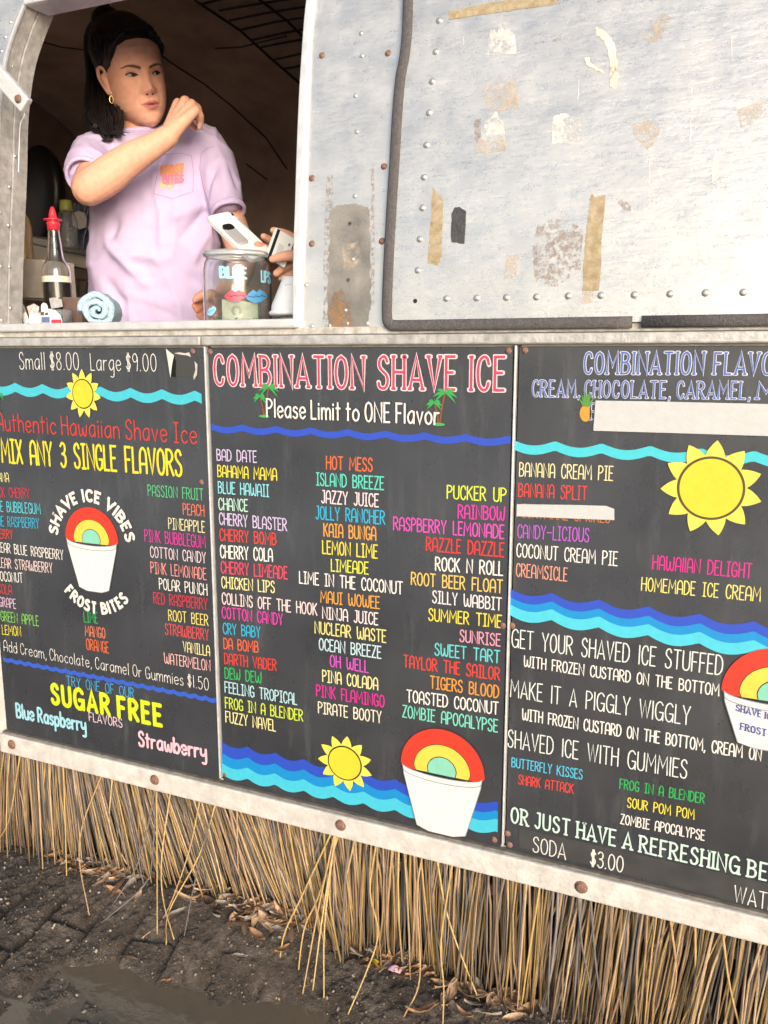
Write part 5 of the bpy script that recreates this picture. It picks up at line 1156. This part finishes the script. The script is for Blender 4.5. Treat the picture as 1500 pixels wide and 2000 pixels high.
# ---- body: skin surface grown from overlapping limbs, fused into one
NECK0 = at_y(272, 262, .545)
sk = MB()
sk.ctube([HL(0,.018,-.04), HL(0,.020,-.085), (HL(0,.03,-.13)+NECK0)/2, NECK0, NECK0+Vector((-.005,.01,-.06))], [.050,.049,.050,.055,.075], 20)
SHR, ELR, WRR = at_y(200,294,.50), at_y(176,366,.275), at_y(329,266,.375)
sk.ctube([NECK0+Vector((0,.01,-.08)), SHR, SHR.lerp(ELR,.55), ELR+Vector((-.004,0,-.002))], [.07,.048,.044,.041], 18)
sk.ctube([ELR, ELR.lerp(WRR,.22), ELR.lerp(WRR,.5)+Vector((0,0,.004)), ELR.lerp(WRR,.82), WRR], [.041,.043,.038,.0290,.0255], 18)
KN = [at_y(347,201,.435), at_y(361,196,.430), at_y(374,203,.420), at_y(381,216,.408)]
for i, kq in enumerate(KN):
    sk.ctube([WRR+(kq-WRR)*-.05, WRR.lerp(kq,.45), kq], [.023,.0165,.0118], 12)
    AW = Vector((-.60,.80,0)); RI = Vector((.80,.60,0)); pip = kq+AW*.018+RI*(.013+.001*i)+Vector((0,0,-.003-.001*i)); dip = pip+AW*.019+RI*.003+Vector((0,0,-.010)); tip = dip+AW*.010-RI*.004+Vector((0,0,-.014))
    if i == 3: pip = kq+AW*.014+RI*.011+Vector((0,0,-.006)); dip = pip+AW*.015+RI*.002+Vector((0,0,-.010)); tip = dip+AW*.008-RI*.003+Vector((0,0,-.012))
    sk.ctube([kq, kq.lerp(pip,.5)+Vector((0,0,.0015)), pip, dip, tip], [.0112,.0098,.0098,.0086,.0068], 12)
th0 = WRR.lerp(KN[0],.30)+Vector((-.008,.012,0)); sk.ctube([th0, th0+Vector((.000,.030,.020)), th0+Vector((.006,.052,.024)), th0+Vector((.014,.070,.014))], [.017,.0135,.011,.0085], 12)
SHL, ELL_, WRL = at_y(408,306,.605), at_y(480,515,.575), at_y(424,592,.27)
sk.ctube([NECK0+Vector((0,.01,-.08)), SHL, SHL.lerp(ELL_,.5), ELL_], [.06,.046,.040,.036], 18)
sk.ctube([ELL_, ELL_.lerp(WRL,.3), ELL_.lerp(WRL,.75), WRL], [.040,.040,.030,.025], 18)
for i, (u, v, yy) in enumerate([(379,598,.20),(384,606,.205),(388,616,.215),(393,624,.225)]):
    kn_ = at_y(409+i*2, 588+i*9, .235+.004*i); tp2 = at_y(u, v, yy)
    sk.ctube([WRL, kn_], [.022,.0115], 12); sk.ctube([kn_, kn_.lerp(tp2,.5)+Vector((-.004,0,.006)), tp2], [.0108,.0092,.0066], 12)
tt = at_y(381,586,.19); sk.ctube([WRL, at_y(408,578,.22), at_y(394,577,.20), tt], [.02,.0145,.0115,.0075], 12)
# trunk core under the shirt
SROWS = [(672,186,428,.095),(600,182,428,.10),(540,179,429,.10),(480,178,430,.105),(430,180,424,.11),(380,178,418,.11),(330,172,416,.105),(296,178,410,.095),(280,188,396,.080),(270,206,362,.064),(263,222,332,.055),(257,233,315,.050)]
def trow(v, ul, ur, dp, k=1.0, n=36):
    a, b = at_y(ul, v, .47), at_y(ur, v, .60); c = (a+b)/2; A = (b-a)/2*k; B = Vector((A.y, -A.x, 0)).normalized()*dp*k
    return [c+A*math.copysign(abs(math.cos(g))**.8, math.cos(g))+B*math.copysign(abs(math.sin(g))**.85, math.sin(g)) for g in [2*math.pi*i/n for i in range(n)]]
sk.loft([trow(*r, k=.86) for r in SROWS[:-2]])
body = remesh(sk, .0032, 5)
pm = MB(); mesh_to_mb(body, pm, SK)
for i, p in enumerate(pm.v):                                          # redder elbows, knuckles and fingertips
    q = Vector(p); k = math.exp(-((q-ELR).length/.035)**2)*.5+sum(math.exp(-((q-kk).length/.012)**2) for kk in KN)*.35+math.exp(-((q-at_y(381,600,.2)).length/.03)**2)*.8
    pm.c[i] = tuple(Vector(SK).lerp(Vector((.58,.21,.14)), min(.8, k)))
nb_ = len(pm.v)
ear_parts = MB()
for s in (-1, 1):
    E0 = Vector((s*.069, .002, -.005))
    rim = [Vector((s*.068,-.004,.012)), Vector((s*.078,.004,.027)), Vector((s*.084,.018,.025)), Vector((s*.083,.023,.006)), Vector((s*.077,.015,-.016)), Vector((s*.071,.004,-.031)), Vector((s*.068,-.005,-.030))]
    ear_parts.ctube([HM@p for p in rim], [.0045,.0052,.0055,.0052,.0052,.0062,.0045], 10)
    ear_parts.ctube([HM@Vector((s*.066,.0,.012)), HM@Vector((s*.074,.010,.006)), HM@Vector((s*.068,.004,-.022))], [.006,.011,.006], 10, flat=.8)
mesh_to_mb(remesh(ear_parts, .0022, 3), pm, (.66,.34,.25))
pm.v += [tuple(HM@p) for p in hv]; pm.f += [tuple(i+len(pm.c) for i in f) for f in hf]; pm.c += [face_col(p) for p in hv]
PO = Vector((-1.50, .53, -1.0))
PER = pm.build('person', M_skin_, None, org=PO, smooth=True, colattr=True)
tag(PER, 'woman in a lavender t-shirt behind the window, right hand on her left shoulder, looking aside', 'person')
# ---- T-shirt
sh_ = MB(); sh_.loft([trow(*r) for r in SROWS])
sh_.ctube([at_y(226,292,.52), at_y(198,298,.46), at_y(182,314,.39), at_y(173,332,.345)], [.068,.056,.052,.053], 24)
sh_.ctube([at_y(372,290,.58), at_y(407,294,.59), at_y(428,345,.575), at_y(439,386,.56)], [.062,.056,.051,.050], 24)
sh_.ctube([at_y(322,284,.56), at_y(352,280,.565), at_y(384,272,.575), at_y(406,285,.585)], [.042,.046,.050,.050], 20)
sme = remesh(sh_, .0075, 6, 'tshirt')
def crease(p, a, b, wd, amp):                                         # soft fold along a line on the front
    ab = b-a; t = max(0, min(1, (p-a).dot(ab)/ab.length_squared)); d = (p-(a+ab*t)).length
    return amp*math.exp(-(d/wd)**2)*math.sin(math.pi*min(1, max(.08, t*.9+.08)))
FO = [((205,470),(290,560),.016,.007),((225,495),(330,505),.018,.006),((300,520),(420,460),.02,.006),((405,410),(350,470),.014,-.007),((412,430),(372,520),.014,.007),((395,400),(330,430),.016,.005),((250,600),(200,540),.018,-.005),((300,580),(400,610),.022,.005),((330,290),(300,330),.014,-.005),((210,262),(245,300),.012,.004),((320,270),(360,262),.010,.004),((418,330),(408,395),.010,-.009),((450,330),(465,372),.012,-.004),((435,320),(440,380),.012,.004),((230,420),(215,480),.016,-.006),((355,540),(420,560),.02,-.005)]
bvt = BVHTree.FromPolygons([v.co for v in sme.vertices], [tuple(p.vertices) for p in sme.polygons])
def hit(u, v, bv):
    d = ray(u, v).normalized(); r = bv.ray_cast(CAM, d); return r[0], r[1]
FL = []
for a, b, wd, amp in FO:
    A, B = hit(*a, bvt)[0], hit(*b, bvt)[0]
    if A is not None and B is not None: FL.append((A, B, wd*.75, amp*2.4))
sme.calc_loop_triangles() if hasattr(sme, 'calc_loop_triangles') else None
NR = [v.normal.copy() for v in sme.vertices]
for v, nn in zip(sme.vertices, NR):
    p = v.co.copy(); d = sum(crease(p, *f) for f in FL)+.0032*noise.fractal(p*13, 1.0, 2.0, 3)+.006*noise.noise(Vector((p.x*9, p.y*9, p.z*4)))
    for sx_, sz_, o_, am in ((13, 5.5, 0, .0075), (9, 11, 4.2, .0055)):
        q_ = Vector((p.x*sx_+p.z*4, p.y*sx_, p.z*sz_-p.x*3+o_)); d += am*((1-abs(noise.noise(q_)))**7-.25)
    v.co = p+nn*d
TS = link_mesh('tshirt', sme, M_shirt, PER)
bvt = BVHTree.FromPolygons([v.co+PO for v in sme.vertices], [tuple(p.vertices) for p in sme.polygons])
def on_shirt(u, v, off=.0012):
    p, n_ = hit(u, v, bvt)
    if p is None: p = at_y(u, v, .45); n_ = Vector((0,-1,0))
    return p-ray(u, v).normalized()*off
def shirt_ribbon(name, strokes, wd, mt, parent, off=.0012):
    m = MB()
    for i, q in enumerate(strokes): ribbon(m, q, wd, lambda x, y, k: on_shirt(x, -y, off+.0003*k), i % 4)
    return m.build(name, mt, parent)
def pxline(pts, n=6): 
    out = []
    for (a, b), (c, d) in zip(pts[:-1], pts[1:]): out += [(a+(c-a)*t/n, -(b+(d-b)*t/n)) for t in range(n)]
    return out+[(pts[-1][0], -pts[-1][1])]
M_stitch = mat('lavender_seam', (.36,.255,.45), .9)
shirt_ribbon('pocket_seam', [pxline([(322,302),(352,299),(374,304),(378,340),(377,374),(337,388),(300,378),(306,345)])], .6, M_stitch, TS)
shirt_ribbon('sleeve_seam', [pxline([(418,286),(404,290),(393,300),(390,330),(398,370),(410,402)])], .6, M_stitch, TS)
M_lo, M_lp, M_ly = mat('print_orange', (.75,.28,.12), .7), mat('print_pink', (.72,.20,.35), .7), mat('print_yellow', (.78,.62,.14), .7)
m = MB(); m.grid(lambda a, b: on_shirt(317+41*a+2*math.sin(b*6), 322+38*b+2*math.sin(a*5), .0012), 10, 10)
LG = m.build('pocket_print', mat('print_peach', (.66,.34,.30), .8), TS)
def shirt_text(s, u0, u1, v0, v1, h, wt, mt):
    st, wd = glyph_strokes(s, 'deco'); return shirt_ribbon('print_lettering', [[(u0+(u1-u0)*x/wd, -(v0+(v1-v0)*x/wd-h*y/100)) for x, y in q] for q in st], wt*h*.5, mt, LG, .0020)
shirt_text('FROST', 315, 358, 342, 337, 17, .24, M_lo); shirt_text('BITES', 319, 358, 358, 355, 14, .26, M_lp)
m = MB()
for i, (u, v, r) in enumerate([(318,361,7),(331,365,5)]): m.poly([on_shirt(u+(r if k % 2 == 0 else r*.45)*math.sin(k*math.pi/5), v-(r if k % 2 == 0 else r*.45)*math.cos(k*math.pi/5), .0024+.0004*i) for k in range(10)])
m.build('print_star', M_ly, LG)
# collar and cuffs
m = MB(); P = [(trow(260,228,324,.053)[i]+trow(257,233,315,.050)[i])/2 for i in range(36)]; m.tube(P+[P[0]], .0062, 8, caps=False); m.build('collar', M_shirt, TS, smooth=True)
def cuff(c, axis, r, name):
    axis = axis.normalized(); a = axis.orthogonal().normalized(); b = axis.cross(a); m = MB()
    P = [c+(a*math.cos(g)+b*math.sin(g))*r for g in [2*math.pi*i/36 for i in range(37)]]; m.tube(P, .0052, 8, caps=False, flat=1.6, up=axis); m.build(name, M_shirt, TS, smooth=True)
cuff(at_y(173,332,.345)+(at_y(173,332,.345)-at_y(182,314,.39)).normalized()*.040, at_y(173,332,.345)-at_y(182,314,.39), .0435, 'sleeve_hem'); cuff(at_y(439,386,.56)+(at_y(439,386,.56)-at_y(428,345,.575)).normalized()*.039, at_y(439,386,.56)-at_y(428,345,.575), .0415, 'sleeve_hem')
# dark shorts below the hem
m = MB(); b0 = trow(668,190,424,.092); m.loft([[p+Vector((0,0,-.10-.30*k)) for p in b0] for k in (0, .5, 1)]+[b0][::-1]); m.build('shorts', mat('black_cloth', (.015,.015,.017), .9), PER, smooth=True, fixn=True)
# ---- hair
hm = MB(); crown = at_y(208, 33, .575); CRL = (HM.inverted()@crown-Vector((0,.01,.02))).normalized()
def hair_off(p):
    q = (p-Vector((0,.01,.02))).normalized(); return .004+.056*max(0, q.dot(CRL))**2.1
keep = [HAIRB(p) for p in hv]
C0 = Vector((0,.01,.02))
def margin(p):
    if p.y < -.038: return p.z-float(np.interp(abs(p.x), [0, .03, .052, .066, .08], [.080, .077, .066, .035, .0]))
    return p.z-float(np.interp(p.y, [-.038, -.015, .01, .04, .11], [.028, .020, .005, -.045, -.065]))
def taper(p):
    t = max(0, min(1, margin(p)/.022)); return t*t*(3-2*t)
vs_ = [HM@(p+(p-C0).normalized()*(.0006+hair_off(p)*taper(p))) for p in hv]
fs_ = [f for f in hf if any(keep[i] for i in f)]
hm.add(vs_, fs_)
HR = hm.build('hair', M_hair, PER, smooth=True)
m = MB()
crown = at_y(208, 33, .575)
for rr, dz in ((1, 0),): m.ctube([crown+Vector((.03,-.03,-.05)), crown+Vector((.0,0,-.012)), crown+Vector((-.035,.03,-.045))], [.040,.040,.034], 16)
m.ctube([crown+Vector((-.01,.01,-.02)), at_y(190,80,.60), at_y(193,150,.585), at_y(196,215,.55), at_y(202,262,.50)], [.036,.036,.034,.042,.022], 16)
LOCK = []
for k in range(15):
    du = (k % 5)/4-.5; dv = (k//5)/2-.5
    eu = 212+du*42+random.uniform(-5, 5); ev = 270+random.uniform(-20, 12)-abs(du)*14
    LOCK.append([crown+Vector((random.gauss(0,.010), random.gauss(0,.010), -.004)), at_y(199+du*28, 82, .60+dv*.045), at_y(201+du*34, 150, .58+dv*.05), at_y(206+du*42, 212, .52+dv*.06), at_y((198+du*58+eu)/2+5*math.sin(k*2.1), (212+ev)/2, .455+dv*.05), at_y(eu, ev, .415+dv*.03), at_y(eu+random.choice((-1,1))*9, ev+4, .412+dv*.03)])
for i in range(420):
    L = random.choice(LOCK); o = Vector((random.gauss(0,1), random.gauss(0,1), random.gauss(0,.6)))
    w_ = [.006,.008,.009,.009,.0065,.004,.002]; P = [p+o*w_[q] for q, p in enumerate(L)]
    if random.random() < .12: P[-1] = P[-1]+Vector((random.gauss(0,.008), random.gauss(0,.008), random.gauss(0,.008)))
    m.ctube(P, [.002,.0024,.0024,.0022,.0018,.0012,.0004], 5, steps=4, cap=2)
m.build('ponytail', M_hair, HR, smooth=True)
m = MB()
for i in range(460):                                                  # combed strands from the hairline back to the crown
    a = random.choice((-1,1))*random.uniform(.0, 1.9); zz = .09 if abs(a) < .5 else random.uniform(.0, .085)
    p = head_pt(a, zz)
    for _ in range(40):
        if HAIRB(p): break
        zz += .003; p = head_pt(a, min(zz, .12))
    p = head_pt(a, max(zz-random.uniform(-.003, .0025), -.03)); q0 = HM@(p+(p-C0).normalized()*.0012); mid = head_pt(a*.8 if abs(a) < 1.5 else a, min(.118, zz*.45+.065)); q1 = HM@(mid+(mid-C0).normalized()*(hair_off(mid)+.001))
    m.ctube([q0, q0.lerp(q1,.3)+(q0-HM@C0).normalized()*.002, q1, crown+Vector((random.gauss(0,.012), random.gauss(0,.012), -.01))], [.0004,.0009,.0014,.002], 4, steps=5, cap=2)
m.build('combed_strands', M_hair, HR, smooth=True)
ht = MB(); g0 = crown+Vector((.018,-.018,.006))
for i in range(5): 
    P = [g0+Vector((.012*math.cos(2*math.pi*k/12), .004*math.sin(4*math.pi*k/12)-.002*i, .010*math.sin(2*math.pi*k/12)+.002*i)) for k in range(13)]; ht.tube(P, .0016, 6, caps=False)
ht.build('hair_tie', mat('grey_hair_tie', (.10,.085,.085), .8), HR, smooth=True)
er = MB(); e0 = HL(-.0705, -.001, -.040)
er.tube([e0+Vector((.0035*math.sin(g), .003*math.sin(g), .0085*math.cos(g)-.006)) for g in [2*math.pi*i/16 for i in range(17)]], .0012, 6, caps=False); er.build('earring', mat('gold', (.80,.58,.28), .25, 1.0), PER, smooth=True)

# ---- second person: only the two hands show, coming in from behind the wall
h2 = MB()
PA = at_y(612, 520, .20); h2.ctube([PA+Vector((.30,.12,-.02)), PA+Vector((.12,.05,0)), PA+Vector((.035,.015,0)), PA], [.036,.030,.026,.027], 16)
for pts, rad in [([(606,505,.17),(585,500,.145),(560,500,.128),(532,506,.120)], [.018,.0125,.0105,.0075]), ([(608,512,.20),(588,478,.205),(560,458,.20),(534,450,.185)], [.017,.0105,.0095,.0072]), ([(608,522,.20),(588,515,.185),(562,519,.165),(540,534,.150)], [.017,.0115,.0100,.0075]), ([(610,532,.205),(590,534,.19),(568,537,.175),(549,543,.165)], [.016,.0105,.0092,.0070]), ([(612,540,.21),(594,548,.20),(578,551,.19),(566,553,.18)], [.015,.0095,.0085,.0065])]:
    h2.ctube([at_y(*p) for p in pts], rad, 12)
PB = at_y(572, 512, .30); h2.ctube([PB+Vector((.34,.10,-.03)), PB+Vector((.1,.04,0)), PB], [.036,.029,.026], 16)
for pts, rad in [([(568,508,.28),(545,495,.24),(522,488,.205),(503,479,.178)], [.019,.0125,.0110,.0085]), ([(566,514,.28),(540,512,.24),(520,500,.21),(508,494,.19)], [.017,.0105,.0095,.0075]), ([(566,520,.29),(540,523,.25),(520,512,.22),(512,505,.205)], [.016,.0105,.0092,.007]), ([(568,526,.30),(545,531,.26),(528,524,.23),(520,516,.215)], [.015,.0095,.0085,.0065]), ([(566,500,.30),(545,480,.29),(528,470,.27),(515,462,.25)], [.016,.0105,.0095,.0075])]:
    h2.ctube([at_y(*p) for p in pts], rad, 12)
me2 = remesh(h2, .0022, 4); p2m = MB(); mesh_to_mb(me2, p2m, (.67,.355,.24))
for i, p in enumerate(p2m.v):
    k = math.exp(-((Vector(p)-at_y(503,479,.178)).length/.02)**2); p2m.c[i] = tuple(Vector((.67,.355,.24)).lerp(Vector((.66,.25,.18)), k))
P2 = p2m.build('person', M_skin_, None, org=PA, smooth=True, colattr=True); tag(P2, 'second person at the right frame, only the hands with card and reader showing', 'person')
m = MB(); m.ctube([at_y(507,483,.168), at_y(502,478.5,.170)], [.0052,.0040], 10, flat=.5);
